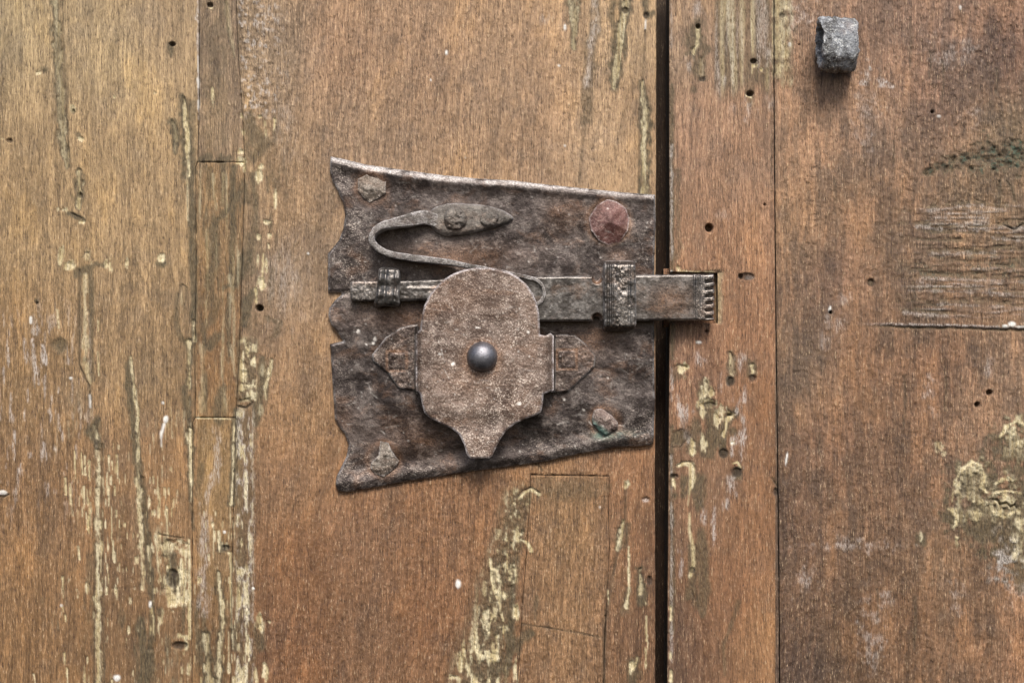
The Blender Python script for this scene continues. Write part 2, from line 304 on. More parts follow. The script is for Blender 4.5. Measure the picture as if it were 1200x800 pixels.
# stile, below the bolt
chip(798, 432, 10, 6, 2); dark([(795, 437, 10)], .5); crack([(788, 432), (795, 427), (806, 430)], 2.5, 1, .3)
gouge([(855, 413, 2), (857, 425, 3), (858, 438, 2)], 1.8, .9, 2.2, .5); hole(856, 447, 4, 6, 3); dark([(855, 446, 5)], .9)
gouge([(881, 428, 2), (882, 436, 2.2)], 2.8, .8, 2, .6); hole(882, 443, 4.5, 4, 3); dark([(880, 430, 6)], .5)
for x, y, a, b in ((826, 455, 4, 9), (835, 460, 6, 7), (832, 472, 12, 6), (845, 482, 6, 14), (824, 480, 3, 10), (840, 492, 6, 9)): chip(x, y, a, b, 2, .75)
hole(832, 474, 8, 3.2, 3); dark([(826, 450, 7), (830, 480, 12), (835, 500, 9), (828, 530, 10), (846, 500, 7), (850, 500, 8)], .75)
gouge([(856, 485, 4), (852, 495, 3), (848, 510, 2)], 2.0, .9, 2.4, .7); hole(855, 486, 3.5, 1.6, 5); dark([(858, 505, 7)], .7)
T = zero(); blob(T, 796, 513, 13, 11, .4, .15, 1, N_round, ang=-.5); H -= 1.8 * T; STN = np.maximum(STN, T * .85); crack([(788, 524), (797, 524), (805, 515), (807, 500)], 3, 1.1, .3)
dark([(815, 500, 10), (812, 525, 8), (826, 515, 6)], .6); chip(812, 528, 5, 5); chip(825, 520, 4, 12, 1.5, .8); chip(812, 520, 3, 6)
hole(848, 531, 6, 6, 2.5); dark([(846, 515, 4), (848, 531, 7)], .95); chip(858, 519, 2, 2); white(858, 519, 1.6, 1.6)
hole(863, 553, 6.5, 6, 3); dark([(863, 549, 6), (863, 556, 6)], .95); stroke(PUT, [(859, 543, 1.5), (864, 541, 2), (867, 547, 1.5)], .5, .3, 1.0)
stroke(PUT, [(795, 545, 2), (802, 543, 3), (810, 545, 4), (812, 560, 4), (808, 575, 2.5), (806, 592, 1.2)], .6, .4, .9)
crack([(793, 546), (800, 541), (810, 541), (815, 549)], 2.5, .9, .3); dark([(803, 560, 5), (801, 580, 6), (822, 560, 8), (820, 590, 9)], .7)
hole(790, 558, 5, 3, 3); chip(790, 565, 3, 9); dark([(791, 580, 6)], .9)
stroke(PUT, [(808, 600, 1.2), (808, 620, 2), (812, 640, 3.2), (813, 660, 2.5), (809, 675, 3)], .6, .4, .8); dark([(809, 640, 5), (812, 668, 5), (808, 700, 5), (822, 625, 7), (825, 690, 9), (822, 715, 8)], .6); crack([(810, 690), (813, 700), (811, 708)], 2, 1, .3); hole(811, 668, 3.5, 4, 2)
for x, y, a, b in ((818, 425, 8, 10), (826, 422, 6, 6), (844, 450, 6, 20), (868, 425, 5, 12), (866, 470, 8, 14), (805, 490, 6, 22), (855, 575, 8, 20), (860, 520, 7, 14), (795, 480, 4, 16), (825, 600, 4, 12), (835, 620, 4, 24), (800, 660, 4, 14), (870, 500, 6, 30), (823, 585, 3, 14)):
    blob(HAZ, x, y, a, b, 1.2, 1.0, .85)
for y, l in ((30, 25), (200, 30), (270, 35), (450, 20), (545, 12), (600, 30), (655, 30), (710, 30), (745, 30)): stroke(HAZ, [(787, y - l, 2), (787, y + l, 2)], .8, .7, .6)
dark([(787, 100, 3), (788, 300, 3.2), (788, 420, 3)], .7); dark([(787, 500, 3), (788, 740, 3)], .6)
for y in (715, 722, 770, 790): chip(786.5, y, 2.2, 7, 2.5)
dark([(866, 705, 3), (848, 755, 2), (849, 790, 2)], .4); hole(909, 576, 3, 5, 3)
# mortise rim
stroke(PUT, [(794, 317, 1.5), (812, 319, 1.5), (836, 319, 1.8)], .5, .6, .7); chip(795, 314, 3, 4, 2.5); white(787, 318, 2, 2, .5)
T = ss(840, 842, XX) * ss(849, 844, XX + 1.5 * N_edge) * ss(317, 320, YY) * ss(381, 377, YY); PUT = np.maximum(PUT, T * .4); H -= 1.8 * T
blob(STN, 840, 318, 10, 4, 1, .3, .5); blob(STN, 840, 348, 5, 28, 1, .3, .3)
stroke(PUT, [(841, 322, 1.4), (841, 378, 1.4)], .7, .4, .35)
# ---- right board
RGH = np.maximum(RGH, .85 * ss(1010, 1110, XX + 30 * N_round) * ss(330, 200, YY))
RGH = np.maximum(RGH, .5 * ss(915, 950, XX) * ss(250, 360, XX) + zero())
for pts, a in ((([(957, 190, 9), (955, 250, 12), (950, 300, 9), (948, 340, 6)]), .9), (([(1068, 180, 14), (1066, 235, 14)]), .9), (([(1090, 205, 14), (1130, 190, 22), (1180, 185, 28), (1250, 180, 30)]), 1.0), (([(925, 420, 14), (945, 440, 22), (965, 460, 10)]), .8), (([(1100, 300, 20), (1200, 310, 40)]), .7), (([(1060, 370, 10), (1200, 378, 12)]), .6)):
    stroke(RGH, pts, 1.0, .4, a, N_round)
for pts, a in ((([(1090, 200, 4), (1120, 188, 9), (1160, 184, 17), (1200, 180, 20), (1250, 178, 20)]), .9), (([(1150, 165, 5), (1160, 150, 6)]), .4), (([(1085, 317, 12), (1130, 320, 10), (1170, 310, 14), (1200, 316, 20)]), .35), (([(1100, 340, 8), (1140, 300, 8)]), .3)):
    stroke(GRN, pts, 1.0, .9, a, N_round)
stroke(STN, [(1085, 202, 4), (1110, 192, 8), (1150, 182, 14), (1200, 185, 16), (1250, 185, 16)], 1, .8, .9, N_round)
for pts, a in ((([(1088, 243, 2), (1140, 236, 2), (1180, 242, 2)]), .7), (([(1075, 262, 3), (1130, 266, 2), (1200, 262, 3)]), .8), (([(1060, 336, 2), (1140, 338, 2), (1210, 345, 2)]), .5), (([(1100, 352, 2), (1200, 357, 2)]), .5), (([(1060, 362, 3), (1120, 368, 3)]), .6), (([(1165, 275, 3), (1200, 278, 2)]), .7), (([(1090, 295, 3), (1190, 290, 2)]), .5), (([(1080, 322, 2), (1200, 326, 2)]), .5)):
    stroke(STN, pts, 1.0, 1.2, a * .8, N_round); T = zero(); stroke(T, [(x, y - 2, w) for x, y, w in pts], 1, 1.1, 1, N_round); H -= 1.0 * T
    stroke(HAZ, [(x, y + 4, w) for x, y, w in pts], 1.0, .9, a * .7, N_round)
T = zero(); stroke(T, [(1085, 203, 5), (1120, 190, 13), (1160, 184, 22), (1200, 182, 26), (1250, 180, 26)], 1, .5, 1, N_round); H += T * (2.2 * fbm(7, 6, 4, 171) - 1.5); STN = np.maximum(STN, T * .55); DRK = np.maximum(DRK, T * .75 * ss(.1, .7, fbm(6, 5, 3, 173))); RGH = np.maximum(RGH, T)
crack([(1172, 212), (1172, 230), (1172, 246)], 5, 1.4, .5); crack([(1181, 212), (1187, 222), (1190, 236)], 3, 1, .4); crack([(1178, 264), (1190, 269), (1200, 262)], 4, 1.3, .5)
# horizontal split with a pale lip
T = ss(1000, 1060, XX) * ss(2.4, .4, np.abs(YY - (379 + (XX - 1000) * .022) - .9 * N_round)); HAZ = np.maximum(HAZ, T * .9)
T = ss(1000, 1060, XX) * ss(2.6, .2, np.abs(YY - (382 + (XX - 1000) * .022) - 1.0 * N_round)); H -= 2.6 * T; STN = np.maximum(STN, T * .5)
H += 1.6 * ss(1000, 1080, XX) * ss(384, 380, YY - (XX - 1000) * .022) * ss(300, 370, YY)
white(1186, 380, 6, 4); white(1178, 382, 4, 2.4); white(1196, 383, 7, 1.6, .7); GRNT = zero(); blob(GRN, 1172, 386, 5, 10, 1, .7, .35)
hole(1021, 331, 4.2, 4.6, 4); T = zero(); blob(T, 1021, 331, 3, 3.4, .4, .1); PUT = np.maximum(PUT, T * .4)
for x, y, r in ((1160, 460, 3.4), (1146, 474, 3), (1093, 131, 2), (937, 52, 1), (974, 366, 2)): hole(x, y, r, r, 9)
white(973, 362, 1.8, 5, 1, .2); white(922, 537, 1.4, 9, 1, .12); white(1101, 136, 3, 1.6, .7); white(1020, 80, 1.5, 3, .5); white(1126, 9, 1.5, 4, .8); white(926, 52, 2, 3, .6)
for x, y in ((1016, 88), (1028, 93), (1035, 100), (1012, 99), (1010, 85)): blob(HAZ, x, y, 9, 5, .9, .9, .95, N_round); 
for x, y, a, b in ((1014, 130, 18, 50), (1120, 60, 30, 20), (980, 380, 14, 14), (990, 350, 10, 12), (970, 395, 12, 20), (1000, 640, 60, 10), (1035, 700, 20, 16), (1120, 700, 14, 20), (1090, 460, 8, 30), (1170, 670, 18, 20), (945, 680, 18, 20), (1020, 750, 18, 40), (930, 20, 30, 25), (1145, 135, 14, 12), (1160, 430, 10, 14), (1180, 640, 16, 30), (1190, 690, 16, 20)):
    blob(HAZ, x, y, a, b, 1.6, .9, .5, N_round)
for x, y, a, b in ((1182, 655, 14, 8), (1172, 664, 8, 10), (1188, 640, 6, 12)): blob(HAZ, x, y, a, b, 1, 1.3, .95, N_round)
stroke(STN, [(1180, 655, 3), (1184, 657, 3)], 1, 1, .1)
white(1189, 793, 1, 1, .1)
# chip, and the pale crumbled repair on the right edge
chip(1102, 523, 6.5, 7, 1.2, .55); chip(1106, 531, 4, 4, 1.2, .5); crack([(1096, 517), (1098, 526), (1104, 530), (1105, 536)], 1.5, .7, .3)
for x, y, a, b, g in ((1143, 565, 24, 28, -.4), (1188, 520, 20, 26, 0), (1165, 600, 46, 28, 0), (1185, 630, 30, 34, 0), (1210, 590, 30, 60, 0), (1120, 608, 14, 9, 0)):
    blob(STN, x, y, a * 1.35, b * 1.25, .4, .5, 1.0, N_round, ang=g); blob(RGH, x, y, a, b, .9, .3, .8, N_round)
for x, y, a, b, g in ((1135, 550, 22, 10, -.6), (1122, 570, 5, 18, .3), (1150, 555, 5, 20, -.2), (1188, 508, 17, 20, 0), (1150, 588, 22, 8, .1), (1176, 585, 26, 12, .2), (1140, 605, 12, 10, 0), (1120, 596, 8, 5, 0), (1172, 600, 12, 9, 0), (1192, 575, 10, 8, 0), (1197, 610, 10, 22, 0), (1190, 645, 5, 16, 0), (1118, 620, 4, 5, 0), (1185, 560, 14, 6, .3), (1120, 630, 3, 10, 0), (1140, 548, 16, 6, -.5), (1215, 560, 12, 40, 0), (1080, 632, 3, 9, 0)):
    T = zero(); blob(T, x, y, a, b, .8, .6, 1, N_round, ang=g); PUT = np.maximum(PUT, T * ss(-.75, .35, fbm(5, 9, 3, 205) + .4 * N_round) * .85); H += 1.6 * T
for x, y, a, b, g in ((1138, 568, 19, 30, .35), (1190, 520, 16, 26, 0), (1172, 596, 26, 16, .1), (1196, 630, 12, 30, 0), (1140, 604, 20, 10, 0)):
    T = zero(); blob(T, x, y, a, b, .35, .5, 1, N_round, ang=g); PUT = np.maximum(PUT, T * (.26 + .3 * N_fine.clip(-1, 1))); H += .3 * T
for pts in ([(1116, 588, 1.2), (1118, 568, 2), (1126, 550, 2.6), (1139, 541, 2.8), (1150, 545, 2.4), (1154, 560, 2), (1150, 571, 2.2), (1158, 577, 1.6)], [(1172, 512, 1.5), (1180, 499, 2.5), (1191, 494, 2.5), (1204, 498, 2)], [(1160, 592, 1.5), (1166, 602, 2), (1178, 606, 2.2), (1188, 600, 1.6)], [(1166, 578, 1.2), (1180, 575, 2), (1196, 578, 1.6)], [(1168, 566, 2), (1180, 560, 2.5), (1188, 563, 1.6)], [(1112, 596, 2), (1122, 604, 2.5), (1120, 615, 2)]):
    stroke(PUT, pts, .5, .8, 1.0, N_crisp); T = zero(); stroke(T, [(x, y, w * 1.3) for x, y, w in pts], .6, .8, 1, N_crisp); H += .7 * T
crack([(1164, 585), (1170, 586), (1172, 591), (1180, 589), (1185, 594), (1190, 591), (1194, 598)], 6, 1.5, .6)
crack([(1166, 574), (1180, 573), (1192, 574)], 2, .8, .3); crack([(1137, 541), (1126, 549), (1120, 560), (1117, 572)], 2, .9, .3)
dark([(1080, 628, 7), (1081, 635, 6)], .8); dark([(1138, 622, 12), (1165, 628, 12), (1148, 610, 10)], .8); dark([(1195, 660, 7), (1196, 690, 8)], .7)
crack([(905, 560), (911, 570)], 2, 1, .3)
# hair splits in the right board
for x, y, l in ((1067, 20, 60), (1105, 70, 50), (978, 210, 40), (1090, 60, 30), (1047, 165, 25), (1060, 440, 60), (1108, 430, 50), (960, 500, 30), (1028, 690, 40), (1072, 700, 60), (1070, 330, 30), (1168, 80, 30), (1190, 120, 40)):
    crack([(x, y), (x + 1.5, y + l * .5), (x - .5, y + l)], 1.8, .7, .25)

T = ss(231, 236, XX) * ss(284, 280, XX) * ss(191, 196, YY) * ss(489, 470, YY)
STN = np.maximum(STN, T * ss(.15, .75, fbm(7, 46, 3, 191) + .2 * N_edge) * .75); PUT = np.maximum(PUT, T * ss(.35, .9, fbm(4, 60, 3, 193)) * .35)
T = ss(281, 286, XX + (130 - YY) * .04) * ss(345, 305, XX + 12 * N_round) * ss(150, 120, YY); RGH = np.maximum(RGH, T); HAZ = np.maximum(HAZ, T * ss(.15, .6, fbm(3.5, 4.5, 3, 195)) * .8)
T = ss(283, 286, XX) * ss(345, 310, XX + 12 * N_round) * ss(130, 160, YY) * ss(420, 330, YY); STN = np.maximum(STN, T * ss(.2, .8, fbm(9, 40, 3, 197)) * .6)
T = ss(120, 40, XX) * ss(600, 640, YY) * 0; ST2 = ss(60, 150, XX) * ss(286, 270, XX) * ss(560, 680, YY); STN = np.maximum(STN, ST2 * ss(.45, .95, fbm(8, 50, 3, 199)) * .7)
RG2 = zero()
for pts, a in ((([(958, 175, 6), (953, 215, 10), (957, 260, 9), (948, 300, 6)]), .8), (([(1066, 175, 12), (1064, 235, 12)]), 1.0), (([(1085, 203, 7), (1120, 190, 14), (1165, 182, 24), (1250, 178, 28)]), 1.0), (([(1100, 222, 10), (1200, 225, 10)]), .6), (([(1176, 60, 30)]), .35), (([(930, 430, 14), (950, 450, 16)]), .6), (([(1135, 575, 30), (1185, 590, 40)]), .7)):
    stroke(RG2, pts, .9, .6, a, N_round)
CRK = np.exp(-(fbm(11, 10, 3, 201) / .11) ** 2); H += RG2 * (1.2 * FLK0 - 1.5 * CRK) if False else -RG2 * 1.7 * CRK
DRK = np.maximum(DRK, RG2 * .40 * CRK); RGH = np.maximum(RGH, RG2)

# overall relief: long fibres, ripples, flakes
WARP = 7 * fbm(60, 90, 2, 71) + .13 * (YY - 400) * ss(283, 288, XX) * ss(770, 766, XX)
def wsamp(A): return samp(A, XX + WARP, YY)
FIB = wsamp(fbm(3.2, 34, 3, 81, .65)); FIB2 = wsamp(fbm(7, 120, 3, 91)); WAV = fbm(120, 260, 2, 95)
FLK = fbm(9, 13, 4, 101, .6); FLK = np.where(FLK > 0, np.sqrt(np.abs(FLK)), -np.abs(FLK))
SPK = fbm(2.2, 3.4, 2, 111)
RC = ss(430, 300, XX) * 0 + .35 * ss(285, 330, XX) * ss(760, 700, XX) + .5 * ss(283, 292, XX) * ss(350, 300, XX) * ss(150, 110, YY) + .45 * ss(912, 918, XX)
RGH = np.clip(np.maximum(RGH, RC), 0, 1)
RIP = ss(1040, 1100, XX + 14 * N_round) * ss(232, 250, YY) * ss(376, 366, YY); HR = fbm(46, 5.0, 4, 161, .65)
H += RIP * 1.5 * HR; STN = np.maximum(STN, RIP * ss(.25, .9, -HR) * .65); HAZ = np.maximum(HAZ, RIP * ss(.35, 1.1, HR) * .6); RGH = np.maximum(RGH, RIP * .5)
STRK = wsamp(fbm(1.7, 11, 2, 83, .7)); H += .32 * FIB + .35 * FIB2 + .9 * WAV + RGH * (1.0 * FLK + .75 * SPK) + .10 * SPK + .34 * STRK
H += -1.1 * PUT * 0 + PUT * .55 * SPK + .35 * PUT * N_fine

# wood tone: hand-read anchor colours of the varnished boards, uneven light across them painted in (sRGB)
ANC = [(0, 0, 168, 138, 104), (120, 60, 172, 139, 104), (200, 20, 172, 136, 104), (30, 250, 158, 122, 86), (160, 250, 165, 128, 92), (110, 180, 168, 131, 94), (20, 420, 145, 106, 68), (170, 420, 150, 114, 80), (20, 600, 140, 97, 60), (100, 620, 142, 98, 62), (20, 760, 134, 92, 54), (140, 740, 132, 92, 58), (180, 560, 148, 104, 66),
       (255, 60, 140, 110, 86), (255, 150, 150, 118, 92), (255, 250, 140, 106, 74), (250, 420, 140, 98, 60), (250, 540, 150, 112, 72), (245, 640, 140, 102, 66), (255, 760, 120, 82, 50),
       (320, 60, 152, 122, 98), (300, 180, 150, 116, 84), (400, 60, 165, 122, 92), (500, 60, 162, 122, 94), (420, 160, 150, 116, 92), (340, 250, 160, 122, 88), (340, 320, 150, 120, 98), (350, 420, 150, 112, 80), (350, 480, 156, 112, 72), (340, 560, 146, 102, 68), (360, 660, 132, 84, 46), (420, 620, 136, 92, 62), (440, 740, 124, 84, 56), (350, 760, 130, 82, 46), (500, 600, 140, 92, 56), (500, 720, 130, 82, 46), (560, 620, 138, 92, 58), (545, 780, 130, 86, 52),
       (600, 60, 168, 128, 98), (640, 120, 172, 130, 98), (620, 180, 158, 120, 92), (700, 150, 178, 140, 108), (740, 60, 186, 148, 112), (740, 200, 176, 136, 100), (755, 120, 160, 122, 88), (740, 560, 148, 98, 62), (670, 620, 150, 106, 66), (670, 720, 146, 102, 64), (740, 740, 120, 80, 52), (760, 650, 128, 84, 54),
       (820, 150, 166, 118, 92), (870, 200, 160, 112, 84), (800, 60, 160, 122, 98), (850, 300, 158, 106, 74), (870, 400, 150, 98, 66), (810, 420, 146, 98, 74), (890, 480, 150, 96, 58), (830, 560, 140, 96, 70), (890, 600, 152, 98, 60), (860, 700, 146, 92, 56), (900, 740, 156, 104, 62), (810, 760, 118, 78, 56),
       (930, 150, 165, 122, 94), (950, 60, 162, 120, 96), (1020, 150, 136, 104, 88), (1020, 40, 142, 104, 86), (1100, 100, 128, 92, 76), (1180, 60, 118, 84, 72), (1100, 20, 128, 96, 84), (940, 260, 150, 110, 80), (1000, 230, 150, 108, 78), (980, 320, 122, 88, 72), (1050, 280, 140, 102, 76), (1150, 240, 128, 98, 74), (1150, 330, 112, 84, 66), (1080, 350, 118, 86, 66), (1190, 440, 142, 106, 84), (1100, 430, 124, 86, 64), (1020, 430, 128, 90, 66), (940, 430, 112, 86, 70), (980, 520, 122, 86, 66), (940, 620, 100, 72, 58), (1040, 560, 126, 88, 64), (1080, 600, 136, 96, 70), (1000, 620, 122, 86, 62), (960, 680, 104, 74, 56), (1000, 740, 110, 76, 50), (930, 780, 88, 64, 54), (1060, 720, 112, 78, 54), (1100, 650, 150, 108, 76), (1150, 740, 134, 94, 66), (1190, 780, 138, 96, 70), (1170, 480, 146, 108, 84), (1180, 160, 120, 96, 76)]
def lin(c): c = np.asarray(c, np.float32) / 255.0; return np.where(c <= .04045, c / 12.92, ((c + .055) / 1.055) ** 2.4)
q = 8
gx = XX[::q, ::q]; gy = YY[::q, ::q]; num = 0; den = 0
piece = lambda x: np.digitize(x, [232, 284, 776, 909])
for a in ANC:
    same = np.where(piece(gx) == int(np.digitize(a[0], [232, 284, 776, 909])), 1.0, .0005)
    w = same / (((gx - a[0]) * 1.15) ** 2 + ((gy - a[1]) * .85) ** 2 + 700) ** 1.5
    num = num + w[..., None] * lin(a[2:]); den = den + w
g = (num / den[..., None]).astype(np.float32)
iy = np.clip((np.arange(CH) / q), 0, g.shape[0] - 1.001); ix = np.clip((np.arange(CW) / q), 0, g.shape[1] - 1.001)
# upsample inside each board separately so that the tone changes at the seams
a0 = iy.astype(int); fy = (iy - a0)[:, None, None]; b0 = ix.astype(int); fx = (ix - b0)[None, :, None]
pb = piece(gx[0]); pc = piece(np.arange(CW) - M); l_ok = pb[b0] == pc; r_ok = pb[np.minimum(b0 + 1, len(pb) - 1)] == pc
fx = np.where(l_ok & r_ok, fx[0, :, 0], np.where(l_ok, 0.0, 1.0))[None, :, None]
row = g[a0] * (1 - fy) + g[np.minimum(a0 + 1, g.shape[0] - 1)] * fy
BASE = (row[:, b0] * (1 - fx) + row[:, np.minimum(b0 + 1, g.shape[1] - 1)] * fx).astype(np.float32)
# mottled varnish: warm/light and purple/dark clouds with fibrous borders
v1 = wsamp(fbm(38, 90, 5, 121, .6)); v2 = wsamp(fbm(16, 60, 4, 131, .6)); v3 = wsamp(fbm(4.5, 48, 3, 141, .7)); v4 = fbm(20, 24, 4, 151, .65)
rw = .5 + .5 * ss(905, 915, XX)
BASE *= np.exp((.16 * rw * v1 + .12 * v2 + .13 * v3 + .12 * rw * v4))[..., None]
# on the rough board and parts of the wide one the varnish survives as dark purple-brown skin over ochre grain
skin = ss(-.15, .25, v1 * .55 + v2 * .5 + v4 * .25 + .5 * v3) * ss(.4, 1, rw)
BASE *= 1 + ((skin - .5) * ss(905, 915, XX))[..., None] * np.array([.16, .11, .04], np.float32)
v5 = wsamp(fbm(2.0, 13, 3, 181, .75)); v6 = fbm(2.6, 4.2, 3, 183, .75)
BASE *= np.exp(.19 * v5 + (.03 + .16 * RGH) * v6 + .12 * wsamp(fbm(1.8, 120, 2, 187)) + .11 * wsamp(fbm(6, 280, 3, 188)))[..., None]
cool = ss(.1, .9, -v1 * .6 - v4 * .7) * (.25 + .18 * rw)
lum = BASE.mean(-1, keepdims=True)
BASE = BASE * (1 - .38 * cool[..., None]) + (lum * np.array([.92, .75, .78], np.float32)) * (.38 * cool[..., None])
warm = ss(.25, 1.0, v1 * .8 + v2 * .5)[..., None]; BASE = BASE * (1 + warm * np.array([.09, .05, -.10], np.float32))
lum = BASE @ np.array([.3, .6, .1], np.float32); BASE = BASE * .76 + lum[..., None] * .24 * np.array([1.03, .99, .93], np.float32); lx = ss(250, 330, XX)[..., None]
BASE = np.clip(BASE * (np.array([.92, .965, .82], np.float32) * (1 - lx) + np.array([.94, .962, .845], np.float32) * lx), 0, 1)
MA = np.stack([PUT, STN, HAZ], -1).astype(np.float32); MB_ = np.stack([GRN, WHT, DRK], -1).astype(np.float32)

# ------------------------------------------------------------------ node helpers
class NT:
    def __init__(s, name):
        s.m = bpy.data.materials.new(name); s.m.use_nodes = True; s.t = s.m.node_tree
        s.b = s.t.nodes["Principled BSDF"]
    def n(s, k, **kw):
        nd = s.t.nodes.new(k)
        for a, v in kw.items(): setattr(nd, a, v)
        return nd
    def put(s, sock, v):
        if isinstance(v, bpy.types.NodeSocket): s.t.links.new(v, sock)
        elif v is not None:
            if isinstance(v, (tuple, list)) and len(v) == 3 and sock.type == 'RGBA': v = (*v, 1)
            sock.default_value = v
    def math(s, op, a, b=None, c=None, clamp=False):
        nd = s.n('ShaderNodeMath', operation=op, use_clamp=clamp); s.put(nd.inputs[0], a); s.put(nd.inputs[1], b)
        if c is not None: s.put(nd.inputs[2], c)
        return nd.outputs[0]
    def mix(s, f, a, b, blend='MIX'):
        nd = s.n('ShaderNodeMix', data_type='RGBA', blend_type=blend); s.put(nd.inputs['Factor'], f)
        s.put(nd.inputs[6], a); s.put(nd.inputs[7], b); return nd.outputs[2]
    def rng(s, v, a, b, c=0.0, d=1.0):
        nd = s.n('ShaderNodeMapRange', interpolation_type='SMOOTHSTEP'); s.put(nd.inputs[0], v)
        for i, x in enumerate((a, b, c, d)): s.put(nd.inputs[i + 1], x)
        return nd.outputs[0]
    def coord(s, scale, jitter=False):
        tc = s.n('ShaderNodeTexCoord'); mp = s.n('ShaderNodeMapping'); s.put(mp.inputs['Scale'], scale)
        s.t.links.new(tc.outputs['Object'], mp.inputs[0]); return mp.outputs[0]
    def noise(s, vec, scale=1.0, detail=3, rough=.6, dist=0.0):
        nd = s.n('ShaderNodeTexNoise'); s.t.links.new(vec, nd.inputs['Vector'])
        nd.inputs['Scale'].default_value = scale; nd.inputs['Detail'].default_value = detail
        nd.inputs['Roughness'].default_value = rough; nd.inputs['Distortion'].default_value = dist
        return nd.outputs[0]
    def attr(s, name, out='Color'):
        nd = s.n('ShaderNodeAttribute', attribute_name=name); return nd.outputs[out]
    def sep(s, v):
        nd = s.n('ShaderNodeSeparateXYZ'); s.put(nd.inputs[0], v); return nd.outputs
    def bump(s, h, dist, strength=1.0, base=None):
        nd = s.n('ShaderNodeBump'); s.put(nd.inputs['Height'], h); nd.inputs['Distance'].default_value = dist
        nd.inputs['Strength'].default_value = strength
        if base is not None: s.t.links.new(base, nd.inputs['Normal'])
        return nd.outputs[0]

def L(r, g_, b): return tuple(float(x) for x in lin((r, g_, b)))

def wood_material():
    t = NT('weathered_varnished_wood')
    fib = t.noise(t.coord((1350, 1350, 90)), 1, 4, .7, .3)       # hair-fine fibres
    fib2 = t.noise(t.coord((520, 520, 18)), 1, 3, .6, .5)
    dots = t.noise(t.coord((1700, 1700, 330)), 1, 3, .75)
    A = t.sep(t.attr('wear', 'Vector')); B = t.sep(t.attr('marks', 'Vector'))
    col = t.attr('tone')
    g = t.rng(fib, .3, .7, -1, 1); g2 = t.rng(fib2, .3, .7, -1, 1); g3 = t.rng(dots, .3, .7, -1, 1)
    k = t.math('ADD', t.math('MULTIPLY', g, .30), t.math('MULTIPLY', g2, .12)); k = t.math('ADD', k, t.math('MULTIPLY', g3, .20))
    k = t.math('MULTIPLY', k, t.rng(t.noise(t.coord((14, 14, 5)), 1, 4, .6, .8), .36, .62, .5, 1.25)); k = t.math('POWER', 2.718, k)
    cc = t.n('ShaderNodeCombineXYZ'); [t.put(cc.inputs[i], k) for i in range(3)]
    col = t.mix(1.0, col, cc.outputs[0], 'MULTIPLY')
    # bleached fibre tips
    tip = t.math('MULTIPLY', t.rng(dots, .54, .66), t.rng(fib, .46, .60)); col = t.mix(t.math('MULTIPLY', tip, .8), col, L(196, 172, 140))
    pore = t.math('MULTIPLY', t.rng(dots, .47, .36), t.rng(fib, .55, .42)); col = t.mix(t.math('MULTIPLY', pore, .8), col, L(70, 50, 42))
    # grime
    gm = t.math('MULTIPLY', A[1], t.rng(fib2, .25, .6, .65, 1.0)); stain = t.mix(t.rng(dots, .35, .65), L(64, 56, 42), L(106, 94, 70))
    col = t.mix(t.math('MULTIPLY', t.math('POWER', gm, .62), .93), col, stain)
    # pale scuffing
    hz = t.math('MULTIPLY', A[2], t.rng(dots, .38, .60)); col = t.mix(t.math('MULTIPLY', hz, .88), col, L(204, 196, 190))
    # raw pale wood / old filler
    raw = t.mix(t.rng(fib2, .35, .65), L(190, 172, 128), L(222, 210, 176)); raw = t.mix(t.math('MULTIPLY', t.rng(dots, .48, .34), .85), raw, L(112, 92, 56))
    pk = t.math('MULTIPLY', A[0], t.rng(dots, .2, .5, .72, 1.0)); col = t.mix(pk, col, raw)
    # verdigris paint remains
    gr = t.math('MULTIPLY', B[0], t.rng(t.noise(t.coord((420, 420, 420)), 1, 4, .7), .45, .62)); col = t.mix(t.math('MULTIPLY', gr, .75), col, L(62, 92, 78))
    col = t.mix(t.math('MULTIPLY', B[1], .95), col, L(232, 230, 224))
    col = t.mix(t.math('MULTIPLY', B[2], .7), col, L(46, 36, 28))
    t.put(t.b.inputs['Base Color'], col)
    ro = t.rng(fib2, .3, .7, .42, .62); ro = t.math('ADD', ro, t.math('MULTIPLY', A[0], .25), None, True); t.put(t.b.inputs['Roughness'], ro)
    t.b.inputs['Specular IOR Level'].default_value = .5
    hgt = t.math('ADD', t.math('MULTIPLY', fib, .8), t.math('MULTIPLY', dots, .55)); nrm = t.bump(hgt, .0016, 1.0)
    t.put(t.b.inputs['Normal'], nrm)
    return t.m

